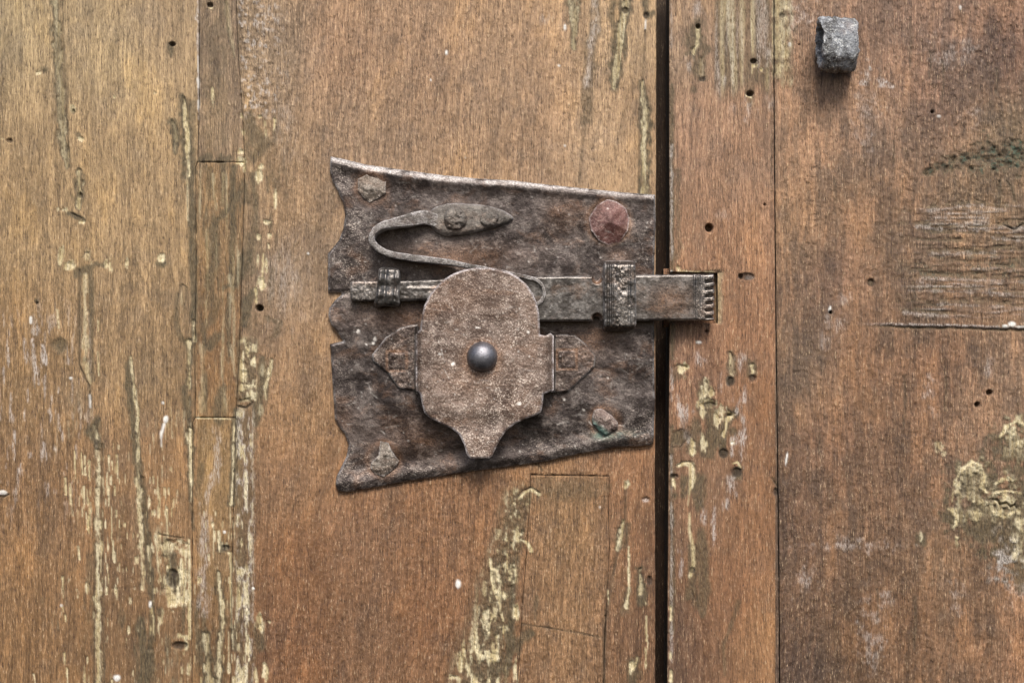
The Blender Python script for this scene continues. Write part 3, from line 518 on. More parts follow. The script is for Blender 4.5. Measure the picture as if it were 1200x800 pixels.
def metal_material(name, c_dark, c_mid, c_light, speck=.4, rust=.3, metallic=.45, rough=(.42, .68), bump=.0006, scale=1.0, worn=(184, 180, 178), speck_c=(206, 192, 178), fsc=1100):
    t = NT(name)
    big = t.noise(t.coord((26 * scale,) * 3), 1, 5, .62, .4); mid = t.noise(t.coord((150 * scale,) * 3), 1, 4, .65)
    fine = t.noise(t.coord((fsc,) * 3), 1, 4, .75); rs = t.noise(t.coord((55, 55, 90)), 1, 4, .6, .6); streak = t.noise(t.coord((60, 60, 260)), 1, 4, .65)
    W = t.sep(t.attr('wear', 'Vector'))     # x worn edge and the spring's painted edge highlight, y pale scale, z rust / stain
    col = t.mix(t.rng(big, .42, .58), L(*c_dark), L(*c_mid)); col = t.mix(t.math('MULTIPLY', t.rng(mid, .45, .7), .7), col, L(*c_light))
    col = t.mix(t.math('MULTIPLY', t.rng(streak, .5, .68), .16), col, L(*c_light))
    rst = t.math('MULTIPLY', t.rng(rs, .5, .68), rust); rst = t.math('ADD', rst, t.math('MULTIPLY', W[2], t.rng(mid, .3, .6, .5, 1)), None, True)
    col = t.mix(rst, col, t.mix(t.rng(fine, .35, .6), L(82, 56, 40), L(128, 92, 64)))
    dk = t.rng(fine, .46, .34); col = t.mix(t.math('MULTIPLY', dk, .55), col, L(34, 25, 22))
    sp = t.math('MULTIPLY', t.rng(fine, .52, .64), t.rng(mid, .38, .6, .35, 1.0)); sp = t.math('MULTIPLY', sp, t.math('ADD', t.math('MULTIPLY', W[1], .9), speck), None, True)
    col = t.mix(sp, col, L(*speck_c))
    ed = t.math('MULTIPLY', W[0], t.rng(mid, .36, .56, .15, 1.0)); col = t.mix(ed, col, t.mix(t.rng(fine, .4, .6), L(118, 112, 110), L(*worn)))
    cr = t.noise(t.coord((900, 900, 900)), 1, 2, .5); sc2 = t.math('MULTIPLY', t.attr('scuff', 'Fac'), t.rng(cr, .3, .55, .5, 1)); col = t.mix(sc2, col, L(226, 220, 212))
    t.put(t.b.inputs['Base Color'], col); 
    mt = t.math('MULTIPLY', metallic, t.math('SUBTRACT', 1.0, t.math('MAXIMUM', t.math('MAXIMUM', rst, sp), t.math('MULTIPLY', ed, .7)))); t.put(t.b.inputs['Metallic'], mt)
    t.put(t.b.inputs['Roughness'], t.rng(mid, .3, .7, rough[0], rough[1]))
    hgt = t.math('ADD', t.math('MULTIPLY', mid, 1.0), t.math('MULTIPLY', fine, .8)); t.put(t.b.inputs['Normal'], t.bump(hgt, bump, 1.0))
    return t

WOOD = wood_material()
IRON_T = metal_material('rusty_plate_iron', (48, 41, 39), (74, 66, 63), (112, 103, 98), .12, .30, .7, (.30, .50), .00035)
IRON = IRON_T.m
COVER = metal_material('pitted_brown_iron', (82, 67, 59), (110, 92, 81), (152, 136, 126), .26, .34, .5, (.36, .58), .0005, 1.0, (196, 192, 196), (224, 210, 194)).m
BOLT = metal_material('grey_wrought_iron', (68, 64, 61), (92, 88, 85), (132, 128, 124), .10, .30, .85, (.26, .42), .0002).m
SPRING = metal_material('bare_spring_iron', (80, 75, 70), (112, 106, 100), (152, 146, 138), .22, .25, .8, (.36, .55), .0010).m
REDNAIL = metal_material('red_brown_nail_iron', (74, 44, 40), (94, 58, 53), (124, 90, 84), .22, .2, .3, (.4, .6), .0004).m
NAIL = metal_material('grey_brown_nail_iron', (72, 62, 54), (112, 102, 92), (160, 152, 142), .60, .22, .45, (.45, .7), .0008).m
KNOBM = metal_material('polished_steel', (92, 90, 94), (112, 112, 118), (134, 134, 140), .08, .05, .8, (.36, .48), .00025).m
LOOPM = metal_material('galvanised_crusty_iron', (90, 89, 88), (146, 149, 154), (204, 208, 214), 1.0, .35, .2, (.42, .62), .0028, 1.3, (210, 214, 220), (236, 236, 230), 700).m
# green copper salts on one nail
GT = metal_material('verdigris_nail_iron', (88, 74, 68), (128, 110, 102), (152, 138, 130), .45, .1, .25, (.5, .7), .0009)
VERD = GT.m
def add_verd(tt):
    src = tt.b.inputs['Base Color'].links[0].from_socket
    nz = tt.noise(tt.coord((260,) * 3), 1, 4, .7)
    m = tt.math('MULTIPLY', tt.attr('verdigris', 'Fac'), tt.rng(nz, .3, .52), None, True)
    tt.put(tt.b.inputs['Base Color'], tt.mix(m, src, L(72, 128, 118)))
add_verd(GT); add_verd(IRON_T)

# ------------------------------------------------------------------ mesh builders
def world_xz(px, py, h0):
    f = (DIST - h0) / DIST * S
    return (px - 600) * f, (400 - py) * f

def base_of(px, py, h): 
    x, z = world_xz(px, py, h); return Vector((x, -h * S, z))

def make_mesh(name, co, faces_q, mat, attrs=None, smooth=None):
    """co Nx3, faces_q list/array of quads (Mx4) ; optional attribute dict name -> (type, array)"""
    me = bpy.data.meshes.new(name); n = len(co); fq = np.asarray(faces_q, np.int32); m = len(fq)
    me.vertices.add(n); me.vertices.foreach_set('co', np.asarray(co, np.float32).ravel())
    me.loops.add(m * 4); me.loops.foreach_set('vertex_index', fq.ravel())
    me.polygons.add(m); me.polygons.foreach_set('loop_start', np.arange(0, m * 4, 4, dtype=np.int32))
    sm = np.ones(m, bool) if smooth is None else smooth
    me.polygons.foreach_set('use_smooth', sm)
    me.update(calc_edges=True); me.validate()
    for k, (ty, arr) in (attrs or {}).items():
        a = me.attributes.new(k, ty, 'POINT')
        a.data.foreach_set('color' if ty == 'FLOAT_COLOR' else 'vector' if ty == 'FLOAT_VECTOR' else 'value', np.asarray(arr, np.float32).ravel())
    me.materials.append(mat)
    return me

def link(name, me, parent=None, label=None, cat=None, group=None, kind=None):
    o = bpy.data.objects.new(name, me); C.objects.link(o)
    if parent is not None: o.parent = parent
    for k, v in (('label', label), ('category', cat), ('group', group), ('kind', kind)):
        if v: o[k] = v
    return o

def thing(name, label, cat, loc, group=None):
    o = link(name, None, None, label, cat, group); o.location = loc; o.empty_display_size = .01
    return o

def seg_near(px, py, poly):
    best = np.full(px.shape, 9e9); bx = np.zeros_like(best); by = np.zeros_like(best)
    P = np.asarray(poly, float)
    for a, b in zip(P, np.roll(P, -1, 0)):
        d = b - a; Lq = float(d @ d)
        if Lq < 1e-9: continue
        t = np.clip(((px - a[0]) * d[0] + (py - a[1]) * d[1]) / Lq, 0, 1)
        qx = a[0] + t * d[0]; qy = a[1] + t * d[1]; dd = np.hypot(px - qx, py - qy)
        m = dd < best; best = np.where(m, dd, best); bx = np.where(m, qx, bx); by = np.where(m, qy, by)
    return best, bx, by

def inside(px, py, poly):
    P = np.asarray(poly, float); r = np.zeros(px.shape, bool)
    for (x0, y0), (x1, y1) in zip(P, np.roll(P, -1, 0)):
        if y0 == y1: continue
        c = ((y0 > py) != (y1 > py)) & (px < (x1 - x0) * (py - y0) / (y1 - y0) + x0); r ^= c
    return r

def relief(name, poly, step, hfn, back, mat, parent, h0=0.0, afn=None, closed=False, nearfn=None, label=None):
    """a slab with the given outline whose front is the height field hfn(px, py, d); d = distance to the outline"""
    P = np.asarray(poly, float); x0, y0 = P.min(0); x1, y1 = P.max(0)
    nx = max(3, int(round((x1 - x0) / step)) + 1); ny = max(3, int(round((y1 - y0) / step)) + 1)
    gx, gy = np.meshgrid(np.linspace(x0, x1, nx), np.linspace(y0, y1, ny))
    cx = (gx[:-1, :-1] + gx[1:, 1:]) / 2; cy = (gy[:-1, :-1] + gy[1:, 1:]) / 2
    keep = inside(cx, cy, poly)
    pk = np.zeros((ny + 1, nx + 1), bool); pk[1:-1, 1:-1] = keep
    cnt = pk[:-1, :-1].astype(int) + pk[1:, :-1] + pk[:-1, 1:] + pk[1:, 1:]
    used = cnt > 0; bnd = used & (cnt < 4)
    X = gx.copy(); Y = gy.copy()
    _, bx, by = seg_near(X[bnd], Y[bnd], poly); X[bnd] = bx; Y[bnd] = by
    idx = -np.ones((ny, nx), int); idx[used] = np.arange(used.sum())
    ux = X[used]; uy = Y[used]
    d = seg_near(ux, uy, poly)[0]
    h = hfn(ux, uy, d)
    wx, wz = world_xz(ux, uy, h0)
    loc = parent.matrix_world.translation if False else (parent.location if parent is not None else Vector((0, 0, 0)))
    front = np.stack([wx - loc.x, -h * S - loc.y, wz - loc.z], -1)
    q = np.stack([idx[:-1, :-1][keep], idx[1:, :-1][keep], idx[1:, 1:][keep], idx[:-1, 1:][keep]], -1)   # facing -Y
    # skirt
    E = []
    kp = pk
    def edges(mask_in, mask_out, a, b):
        m = mask_in & ~mask_out; return np.stack([a[m], b[m]], -1)
    up = kp[:-2, 1:-1]; dn = kp[2:, 1:-1]; lf = kp[1:-1, :-2]; rt = kp[1:-1, 2:]
    i00, i10, i11, i01 = idx[:-1, :-1], idx[1:, :-1], idx[1:, 1:], idx[:-1, 1:]
    E.append(edges(keep, up, i01, i00)); E.append(edges(keep, lf, i00, i10)); E.append(edges(keep, dn, i10, i11)); E.append(edges(keep, rt, i11, i01))
    E = np.concatenate(E); bv = np.unique(E); rem = -np.ones(len(ux), int); rem[bv] = np.arange(len(bv))
    n = len(ux); nb = len(bv)
    rimA = front[bv]; rimB = rimA.copy(); rimB[:, 1] = -back * S - loc.y
    co = [front, rimA, rimB]; a = rem[E[:, 0]]; b = rem[E[:, 1]]
    sk = np.stack([n + b, n + a, n + nb + a, n + nb + b], -1)
    faces = [q, sk]; src = [np.arange(n), bv, bv]
    if closed:
        bk = front.copy(); bk[:, 1] = -back * S - loc.y; co.append(bk); faces.append(q[:, ::-1] + n + 2 * nb); src.append(np.arange(n))
    co = np.concatenate(co); faces = np.concatenate(faces); src = np.concatenate(src)
    at = {}
    if afn is not None:
        for k, (ty, arr) in afn(ux, uy, d, h).items(): at[k] = (ty, arr[src])
        if 'marks' in at and h0 == 0.0:      # board edges coloured near-black to paint in the gap's shade
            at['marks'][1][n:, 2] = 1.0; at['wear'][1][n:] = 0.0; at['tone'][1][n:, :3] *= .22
    me = make_mesh(name, co, faces, mat, at)
    return link(name, me, parent, label)

def wood_attrs(px, py, d, h):
    tone = samp(BASE, px, py); tone = np.concatenate([tone, np.ones((len(px), 1), np.float32)], 1)
    return {'tone': ('FLOAT_COLOR', tone), 'wear': ('FLOAT_VECTOR', samp(MA, px, py)), 'marks': ('FLOAT_VECTOR', samp(MB_, px, py))}

def wood_piece(name, poly, parent, off=0.0, step=1.15, back=-52.0, bev=2.2, label=None, tint=(1, 1, 1)):
    fr = [p for p in poly]
    def hf(px, py, d):
        return samp(H, px, py) + off - (1.8 + 1.6 * samp(N_round, px, py).clip(-.7, 1)) * (1 - np.clip((d + .5 * samp(N_fine, px, py)) / (bev * (1.2 + .8 * samp(N_edge, px, py)).clip(.5, 2.5)), 0, 1)) ** 2
    def af(px, py, d, h):
        a = wood_attrs(px, py, d, h); a['tone'][1][:, :3] *= np.array(tint, np.float32); return a
    return relief(name, poly, step, hf, back, WOOD, parent, 0.0, af, label=label)

# ------------------------------------------------------------------ doors
T0, B0, L0, R0 = -58, 858, -58, 1258
left_leaf = thing('door', 'wide left door leaf of worn tan and brown boards carrying the iron lock plate', 'door', base_of(400, 800, -50))
right_leaf = thing('door', 'right door leaf with a narrow stile beside a rough darker board and an iron loop', 'door', base_of(1000, 800, -50))

left_leaf['kind'] = 'thing'; right_leaf['kind'] = 'thing'
B1 = [(233, T0), (233.5, 100), (232, 188), (229, 196), (229.5, 330), (228, 400), (228.5, 489), (225.5, 495), (225, 620), (224.5, 750), (225, B0)]
B2 = [(274, T0), (276.5, 0), (279, 60), (283, 120), (287, 189), (285, 260), (282, 350), (280, 420), (276, 488), (274, 560), (272, 640), (270.5, 740), (270, B0)]
def cut(c, y0, y1):
    xs = [p[0] for p in c]; ys = [p[1] for p in c]
    mid = [p for p in c if y0 < p[1] < y1]
    return [(float(np.interp(y0, ys, xs)), y0)] + mid + [(float(np.interp(y1, ys, xs)), y1)]
g2 = .28
def shift(c, dx): return [(x + dx, y) for x, y in c]
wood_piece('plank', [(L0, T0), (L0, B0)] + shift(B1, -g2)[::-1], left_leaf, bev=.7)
for (ya, yb, off, tn) in ((T0, 189.8, -.35, (.92, .92, .97)), (190.3, 489.0, -.6, (1, .96, .90)), (489.5, B0, -.2, (1.06, 1.05, 1.0))):
    a = shift(cut(B1, ya, yb), g2); b = shift(cut(B2, ya, yb), -g2)
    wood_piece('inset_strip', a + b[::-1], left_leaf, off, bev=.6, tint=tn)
inlay = [(622, 556.5), (650, 557), (690, 557.5), (714, 558), (713, 600), (714, 640), (711, 700), (708, 760), (706, B0), (600, B0), (608, 780), (613, 700), (618, 640), (621, 590)]
gapi = [(621.4, 555.7), (650, 556.3), (690, 557.0), (714.6, 557.4), (713.6, 600), (714.5, 640), (711.5, 700), (708.5, 760), (706.5, B0)]
gapl = [(599.5, B0), (607.5, 780), (612.5, 700), (617.5, 640), (620.5, 590)]
edge_r = [(768, B0), (768, 700), (767.5, 560), (768, 480), (768.5, 300), (769, 180), (769, 60), (769.5, T0)]
wide = shift(B2, g2) + gapl + gapi + edge_r
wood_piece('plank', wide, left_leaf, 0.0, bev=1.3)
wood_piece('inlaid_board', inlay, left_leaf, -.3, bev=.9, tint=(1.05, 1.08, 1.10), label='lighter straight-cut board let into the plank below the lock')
stile = [(784.5, T0), (784.5, 100), (785, 318), (841, 319.5), (841.5, 378.5), (785, 378.5), (784, 500), (783, 640), (782, B0), (913.5, B0), (912.5, 700), (911, 560), (909, 400), (907.5, 230), (906.5, 100), (906.5, T0)]
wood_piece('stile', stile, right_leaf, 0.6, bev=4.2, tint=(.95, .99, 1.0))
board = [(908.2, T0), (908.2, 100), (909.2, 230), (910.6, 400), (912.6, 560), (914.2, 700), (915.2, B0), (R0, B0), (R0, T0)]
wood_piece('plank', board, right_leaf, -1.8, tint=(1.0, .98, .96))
def plain_h(v): return lambda px, py, d: v + .5 * samp(FIB, px, py) - 1.5 * (1 - np.clip(d / 2, 0, 1)) ** 2
relief('mortise_floor', [(779, 314), (845, 314), (845, 383), (779, 383)], 2.0, plain_h(-16), -40, WOOD, right_leaf, 0, wood_attrs)
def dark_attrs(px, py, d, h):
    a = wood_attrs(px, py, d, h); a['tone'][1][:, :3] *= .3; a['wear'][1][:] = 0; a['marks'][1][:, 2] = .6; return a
# frame post behind the gap, its colour darkened to deepen the gap's shade
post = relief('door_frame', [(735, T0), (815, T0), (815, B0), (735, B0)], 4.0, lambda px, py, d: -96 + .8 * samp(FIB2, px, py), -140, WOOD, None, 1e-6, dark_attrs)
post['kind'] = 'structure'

# ------------------------------------------------------------------ lock plate
NM1 = fbm(26, 26, 4, 401, .6); NM2 = fbm(90, 34, 2, 411); NMS = fbm(44, 40, 2, 431); NM3 = fbm(3, 3, 2, 421)
SCF = zero()
for x, y, a, b, g in ((517, 415, 4.5, 1.5, .1), (531, 426, 3, 2, 0), (608, 473, 3, 1.5, -.2), (693, 497, 4, 1.8, .7), (684, 480, 3, 1, .7), (661, 468, 2, 1.2, 0), (429, 403, 2.5, 1.2, .8), (440, 396, 2, 3, 0), (437, 402, 2, 1.6, 0), (619, 389, 2.5, 2.5, .6), (560, 384, 3, 1, 0), (420, 388, 2, 2, 0)):
    blob(SCF, x, y, a, b, .5, .7, 1.0, N_round, ang=g)
_r = random.Random(5)
for k in range(170):
    x = _r.uniform(390, 765); y = _r.uniform(200, 560); l = _r.uniform(3, 16); a = _r.gauss(0, .35) if _r.random() < .6 else _r.uniform(0, 3.14)
    stroke(SCF, [(x, y, .7), (x + l * math.cos(a), y + l * math.sin(a), .55)], .9, .5, _r.uniform(.08, .45), N_fine)
for k in range(420):
    x = _r.uniform(388, 765); y = _r.uniform(190, 560); blob(SCF, x, y, _r.uniform(.7, 1.3), _r.uniform(.6, 1.2), .8, .4, _r.uniform(.2, .8))
SCF = np.where((XX > 487) & (XX < 650) & (YY > 312) & (YY < 537), SCF, SCF * .8).astype(np.float32)
plate_out = [(387, 183), (398, 185), (430, 193), (480, 200), (520, 205), (560, 209), (600, 211), (640, 216), (690, 221), (730, 225), (768, 228), (769, 260), (767, 300), (767, 350), (767, 420), (768, 470), (766, 519),
             (762, 522), (720, 525), (680, 532), (640, 541), (600, 547), (560, 551), (520, 558), (480, 564), (440, 571), (405, 577), (396, 576), (393, 569), (394, 558), (400, 546), (406, 534), (408, 521), (404, 509), (396, 499), (392, 491), (390, 460), (388, 430), (387, 410), (386, 403),
             (402, 399.5), (396, 391), (388, 381), (384.5, 370), (385.5, 361), (392, 352), (400, 345), (399, 342.5), (384, 343.5), (384, 320), (384, 297), (390, 290), (397, 281), (402, 268), (404, 252), (402, 238), (396, 225), (389, 212), (386, 201)]
lock = thing('lock_plate', 'ragged rusty iron lock plate nailed to the left door leaf', 'lock plate', base_of(577, 400, 0))
def top_of(x): return np.interp(x, [p[0] for p in plate_out[:11]], [p[1] for p in plate_out[:11]])
def bot_of(x): return np.interp(x, [p[0] for p in plate_out[16:27]][::-1], [p[1] for p in plate_out[16:27]][::-1])
def plate_h(px, py, d):
    t = py - top_of(px); b = bot_of(px) - py
    h = 6.0 + 1.3 * samp(NMS, px, py) + .45 * samp(NM1, px, py) + .9 * samp(NM2, px, py) + .22 * samp(NM3, px, py)
    h += 2.0 * np.exp(-((t - 10) / 7) ** 2) * ss(720, 480, px) + 1.2 * np.exp(-((t - 7) / 4.0) ** 2)
    h += 1.3 * np.exp(-((b - 9) / 7.0) ** 2) + 1.2 * np.exp(-((b - 26) / 9.0) ** 2) * -1
    for cx, cy, a, r in ((430, 330, 1.5, 40), (560, 250, -1.6, 40), (650, 290, -1.8, 30), (735, 270, 1.2, 25), (450, 490, -1.6, 30), (590, 470, -2, 60), (720, 430, 1, 40)):
        h += a * np.exp(-(((px - cx) ** 2 + (py - cy) ** 2) / r ** 2))
    # raised pointed flap on the left, and the crease where the sheet is split
    h += -1.6 * ss(4, 1, np.abs(py - 343)) * ss(420, 395, px) + 1.2 * ss(345, 350, py) * ss(398, 385, py) * ss(425, 400, px)
    e = 3.2; k = np.clip(d / e, 0, 1); h -= 3.6 * (1 - np.sqrt(1 - (1 - k) ** 2))
    return h
def metal_attrs(edge=2.5, amt=1.0, topbias=True, pale=None, rustf=None, verd=None):
    def f(px, py, d, h):
        w = ss(edge, edge * .25, d) * amt
        a = np.stack([w, pale(px, py) if pale else 0 * w, rustf(px, py) if rustf else 0 * w], -1)
        r = {'wear': ('FLOAT_VECTOR', a)}
        r['verdigris'] = ('FLOAT', verd(px, py) if verd else 0 * w); r['scuff'] = ('FLOAT', samp(SCF, px, py))
        return r
    return f
def g2d(px, py, x, y, rx, ry): return np.exp(-(((px - x) / rx) ** 2 + ((py - y) / ry) ** 2))
def plate_pale(px, py):
    return np.clip(1.0 * g2d(px, py, 410, 320, 28, 34) + .9 * g2d(px, py, 410, 260, 14, 30) + .8 * g2d(px, py, 400, 205, 16, 20) + .8 * g2d(px, py, 415, 550, 26, 26) + .5 * g2d(px, py, 640, 525, 60, 14) + .6 * g2d(px, py, 750, 500, 18, 20) + .5 * g2d(px, py, 755, 300, 10, 30) + .5 * g2d(px, py, 400, 440, 10, 40) + .4 * g2d(px, py, 500, 555, 60, 10), 0, 1) * (.55 + .45 * samp(N_round, px, py))
def plate_rust(px, py):
    ring = sum(.45 * np.exp(-((np.hypot(px - x, py - y) - q_) / 4.0) ** 2) for x, y, q_ in ((436, 221, 18), (713, 260, 25), (449, 538, 19), (709, 494, 17)))
    return np.clip(ring + .55 * g2d(px, py, 540, 300, 60, 14) + .5 * g2d(px, py, 470, 370, 50, 14) + .35 * g2d(px, py, 660, 250, 20, 20) + .35 * g2d(px, py, 400, 490, 16, 20) + .35 * g2d(px, py, 500, 510, 60, 25) + .4 * g2d(px, py, 725, 300, 14, 8) + .3 * g2d(px, py, 690, 400, 40, 20), 0, 1)
relief_plate = relief('plate', plate_out, 1.25, plate_h, -1.0, IRON, lock, 6, lambda px, py, d, h: {
    'wear': ('FLOAT_VECTOR', np.stack([np.clip(ss(3.6, .6, d) * .7 + ss(12, 2, py - top_of(px)) * (.45 + .5 * samp(N_round, px, py)) * ss(760, 520, px) + .25 * ss(8, 1, py - top_of(px)), 0, 1), plate_pale(px, py), plate_rust(px, py)], -1)),
    'scuff': ('FLOAT', samp(SCF, px, py)), 'verdigris': ('FLOAT', np.clip(.5 * g2d(px, py, 706, 509, 10, 5) + .12 * g2d(px, py, 728, 508, 22, 5), 0, 1))})

def lump(name, poly, hb, ht, mat, parent, dome=.6, step=1.1, rough=.9, seed=0, verd=None, pale=None, label=None, facets=None):
    P = np.asarray(poly, float); c = P.mean(0); R = np.hypot(*(P - c).T).mean()
    def hf(px, py, d):
        k = np.clip(d / (R * .55), 0, 1)
        h = hb + (ht - hb) * ((1 - dome) + dome * np.sqrt(np.clip(1 - (1 - k) ** 2, 0, 1)))
        if facets:
            for (nx_, ny_, o) in facets: h = np.minimum(h, ht - .5 + o - ((px - c[0]) * nx_ + (py - c[1]) * ny_))
        return h + rough * samp(NM1, px * 3 % 1100 + seed, py * 3 % 700) * .8 + .35 * rough * samp(NM3, px, py)
    return relief(name, poly, step, hf, 0, mat, parent, (hb + ht) / 2, metal_attrs(2.0, .45, pale=pale, verd=verd), label=label)

def cut_round(poly, k=2, amp=0.0, seed=1):
    """Chaikin corner rounding for hammered outlines"""
    P = [tuple(p) for p in poly]; r = random.Random(seed)
    for _ in range(k):
        Q = []
        for a, b in zip(P, P[1:] + P[:1]):
            Q += [(a[0] * .8 + b[0] * .2, a[1] * .8 + b[1] * .2), (a[0] * .2 + b[0] * .8, a[1] * .2 + b[1] * .8)]
        P = Q
    return [(x + r.uniform(-amp, amp), y + r.uniform(-amp, amp)) for x, y in P]

nail1 = [(419, 209), (430, 205), (441, 206), (452, 211), (452, 226), (444, 232), (433, 237), (425, 230), (419, 222)]
nail2 = [(700, 240), (712, 233), (723, 236), (734, 244), (738, 256), (736, 270), (726, 284), (713, 287), (702, 282), (693, 270), (690, 255)]
nail3 = [(446, 517), (455, 519), (460, 529), (467, 540), (462, 549), (450, 558), (440, 556), (434, 547), (435, 541), (443, 534)]
nail4 = [(697, 479), (706, 478), (713, 484), (718, 488), (725, 495), (724, 502), (716, 508), (709, 511), (703, 505), (696, 498), (693, 489)]
lump('nail_head', cut_round(nail1, 0, .5, 2), 6, 12, NAIL, lock, .55, rough=1.7, facets=((.18, -.25, 0), (-.3, .1, 2), (.05, .35, 1)), label='grey faceted nail head in the top left corner of the plate')
lump('nail_head', nail2, 6, 14, REDNAIL, lock, .35, rough=.7, facets=((.26, -.12, 0), (-.24, -.14, 0), (.05, .28, 0), (0, -.3, .5)), label='large red-brown faceted nail head')
lump('nail_head', cut_round(nail3, 0, .5, 4), 6, 12, NAIL, lock, .5, rough=1.7, facets=((.25, .1, 0), (-.2, .2, 1), (0, -.25, 2)), label='diamond shaped nail head in the lower left corner')
lump('nail_head', cut_round(nail4, 1, .5, 5), 6, 13, VERD, lock, .7, rough=2.2, verd=lambda px, py: np.clip(.7 * ss(9, -3, (px - 700) * .8 - (py - 500)), 0, 1), label='lumpy nail head stained green along its lower edge')

# keepers (staples) over the bolt
def strap_h(y0, y1, ht, r=9, ridges=None, seed=0):
    def f(px, py, d):
        k = np.clip(np.minimum(py - y0, y1 - py) / r, 0, 1); h = 5 + (ht - 5) * np.sqrt(np.clip(1 - (1 - k) ** 2, 0, 1))
        if ridges is not None: h += ridges(px, py)
        h -= 2.4 * (1 - np.clip(d / 2.6, 0, 1)) ** 2
        return h + .35 * samp(NM3, px, py) + .5 * samp(NM1, px, py)
    return f
def rid_r(px, py):
    x = px - 706; y = py - 346
    r = 1.7 * np.exp(-((x - 3) / 1.6) ** 2) - 1.6 * np.exp(-((x - 6.2) / 1.1) ** 2) + 1.2 * np.exp(-((x - 8.6) / 1.1) ** 2) - 1.5 * np.exp(-((x - 11) / 1.0) ** 2) - 1.3 * np.exp(-((x - 31) / 1.2) ** 2)
    sc_ = ss(12, 14, x) * ss(31, 28, x) * ss(40, 30, np.abs(y - 2)); r -= sc_ * (1.2 + 1.6 * samp(N_edge, px + 40, py)) * ss(-.3, .4, samp(N_edge, px, py))
    return r * .95
keep_r = cut_round([(707, 306), (715, 305), (741, 305), (744, 308), (745, 340), (745, 378), (743, 386), (730, 388), (710, 388), (707, 384), (706, 345)], 1, .15, 6)
relief('keeper', keep_r, .8, strap_h(303, 390, 37, 10, rid_r), 0, BOLT, lock, 24, metal_attrs(2.2, .7, pale=lambda px, py: .6 * ss(714, 722, px) * ss(742, 730, px) + 1.2 * ss(.0, .7, samp(N_edge, px, py)) * ss(706, 712, px)), label='broad grooved iron strap over the wide end of the bolt')
def rid_l(px, py):
    x = px - 440 - (py - 335) * -.06
    return 1.6 * np.exp(-((x - 6) / 3.0) ** 2) - 1.2 * np.exp(-((x - 12) / 1.5) ** 2) + 1.2 * np.exp(-((x - 18) / 4) ** 2) - 1.4 * np.exp(-((x - 24) / 1.4) ** 2) + .8 * np.sin(py * .35) + .5 * samp(N_edge, px + 90, py)
keep_l = cut_round([(444, 316), (449, 313), (463, 314), (469, 317), (470, 330), (468, 345), (469, 358), (460, 360), (450, 358), (440, 361), (439, 356), (442, 340), (443, 328)], 1, .2, 7)
relief('keeper', keep_l, .9, strap_h(310, 363, 32, 9, rid_l), 0, BOLT, lock, 20, metal_attrs(2.2, .5), label='small wrinkled iron strap over the bolt tail')

# generic sweep with closed section
def sweep(name, pts, A, Bv, sec, mat, parent, rough=0.0, wear=None, caps=True, nz=.05, label=None):
    n = len(pts); m = len(sec[0]); co = np.zeros((n, m, 3)); 
    for i in range(n):
        for j, (a, b) in enumerate(sec[i]): co[i, j] = pts[i] + A[i] * a + Bv[i] * b
    co = co.reshape(-1, 3)
    if rough:
        for k in range(len(co)):
            v = Vector(co[k]) * nz; d = mnoise.noise_vector(v) * rough + mnoise.noise_vector(v * 3.1) * rough * .4; co[k] += np.array(d)
    f = []
    for i in range(n - 1):
        for j in range(m):
            f.append((i * m + j, i * m + (j + 1) % m, (i + 1) * m + (j + 1) % m, (i + 1) * m + j))
    w3 = np.zeros((len(co), 3))
    if wear is not None: w3[:, 0] = [wear(k // m, k % m) for k in range(len(co))]
    co_l = list(co); w_l = list(w3)
    if caps:
        for e, flip in ((0, False), (n - 1, True)):
            c = co.reshape(n, m, 3)[e].mean(0); ci = len(co_l); co_l.append(c); w_l.append(w3[0])
            ring = [e * m + j for j in range(m)]
            for j in range(0, m, 2):
                q = (ci, ring[(j + 2) % m], ring[(j + 1) % m], ring[j]); f.append(q if not flip else q[::-1])
    co = np.array(co_l); P = np.stack([(co[:, 0] - 600) * S, -co[:, 2] * S, (400 - co[:, 1]) * S], -1)
    loc = parent.location if parent is not None else Vector((0, 0, 0)); P -= np.array(loc)
    me = make_mesh(name, P, f, mat, {'wear': ('FLOAT_VECTOR', np.array(w_l)), 'scuff': ('FLOAT', np.zeros(len(co))), 'verdigris': ('FLOAT', np.zeros(len(co)))})
    import bmesh
    bm = bmesh.new(); bm.from_mesh(me); bmesh.ops.recalc_face_normals(bm, faces=bm.faces); bm.to_mesh(me); bm.free()
    return link(name, me, parent, label)

def catmull(P, per=8):
    P = np.asarray(P, float); Q = np.vstack([2 * P[0] - P[1], P, 2 * P[-1] - P[-2]]); o = []
    for i in range(1, len(Q) - 2):
        for t in np.linspace(0, 1, per, endpoint=False):
            a, b, c, d = Q[i - 1:i + 3]; o.append(.5 * ((2 * b) + (c - a) * t + (2 * a - 5 * b + 4 * c - d) * t * t + (-a + 3 * b - 3 * c + d) * t ** 3))
    o.append(Q[-2]); return np.array(o)

# spring: x, y, half thickness, low height, high height
spr = catmull([(522, 262, 8, 8, 15), (508, 258, 8, 8, 16), (497, 256, 8.5, 8, 20), (480, 260, 7.5, 8, 28), (462, 264, 5.6, 8, 34), (449, 268, 4.8, 8, 36), (441, 275, 4.3, 8, 37), (439, 284, 4.3, 8, 37), (445, 292, 4.6, 8, 37), (458, 299, 4.6, 8, 37), (480, 303, 4.9, 8, 37), (505, 306, 4.7, 9, 36), (530, 309, 4.0, 12, 35), (550, 313, 3.3, 18, 35), (575, 317, 2.8, 22, 33), (600, 322, 2.6, 25, 32), (617, 326, 2.5, 25.5, 32), (628, 329, 2.4, 25.5, 33), (635, 336, 2.3, 25.5, 33), (637, 345, 2.3, 25.5, 33), (634, 353, 2.4, 25.5, 33), (629, 357, 2.2, 25.5, 32)], 8)
pts = []; A = []; Bv = []; sec = []
ang = [k * 2 * math.pi / 20 + math.pi / 20 for k in range(20)]
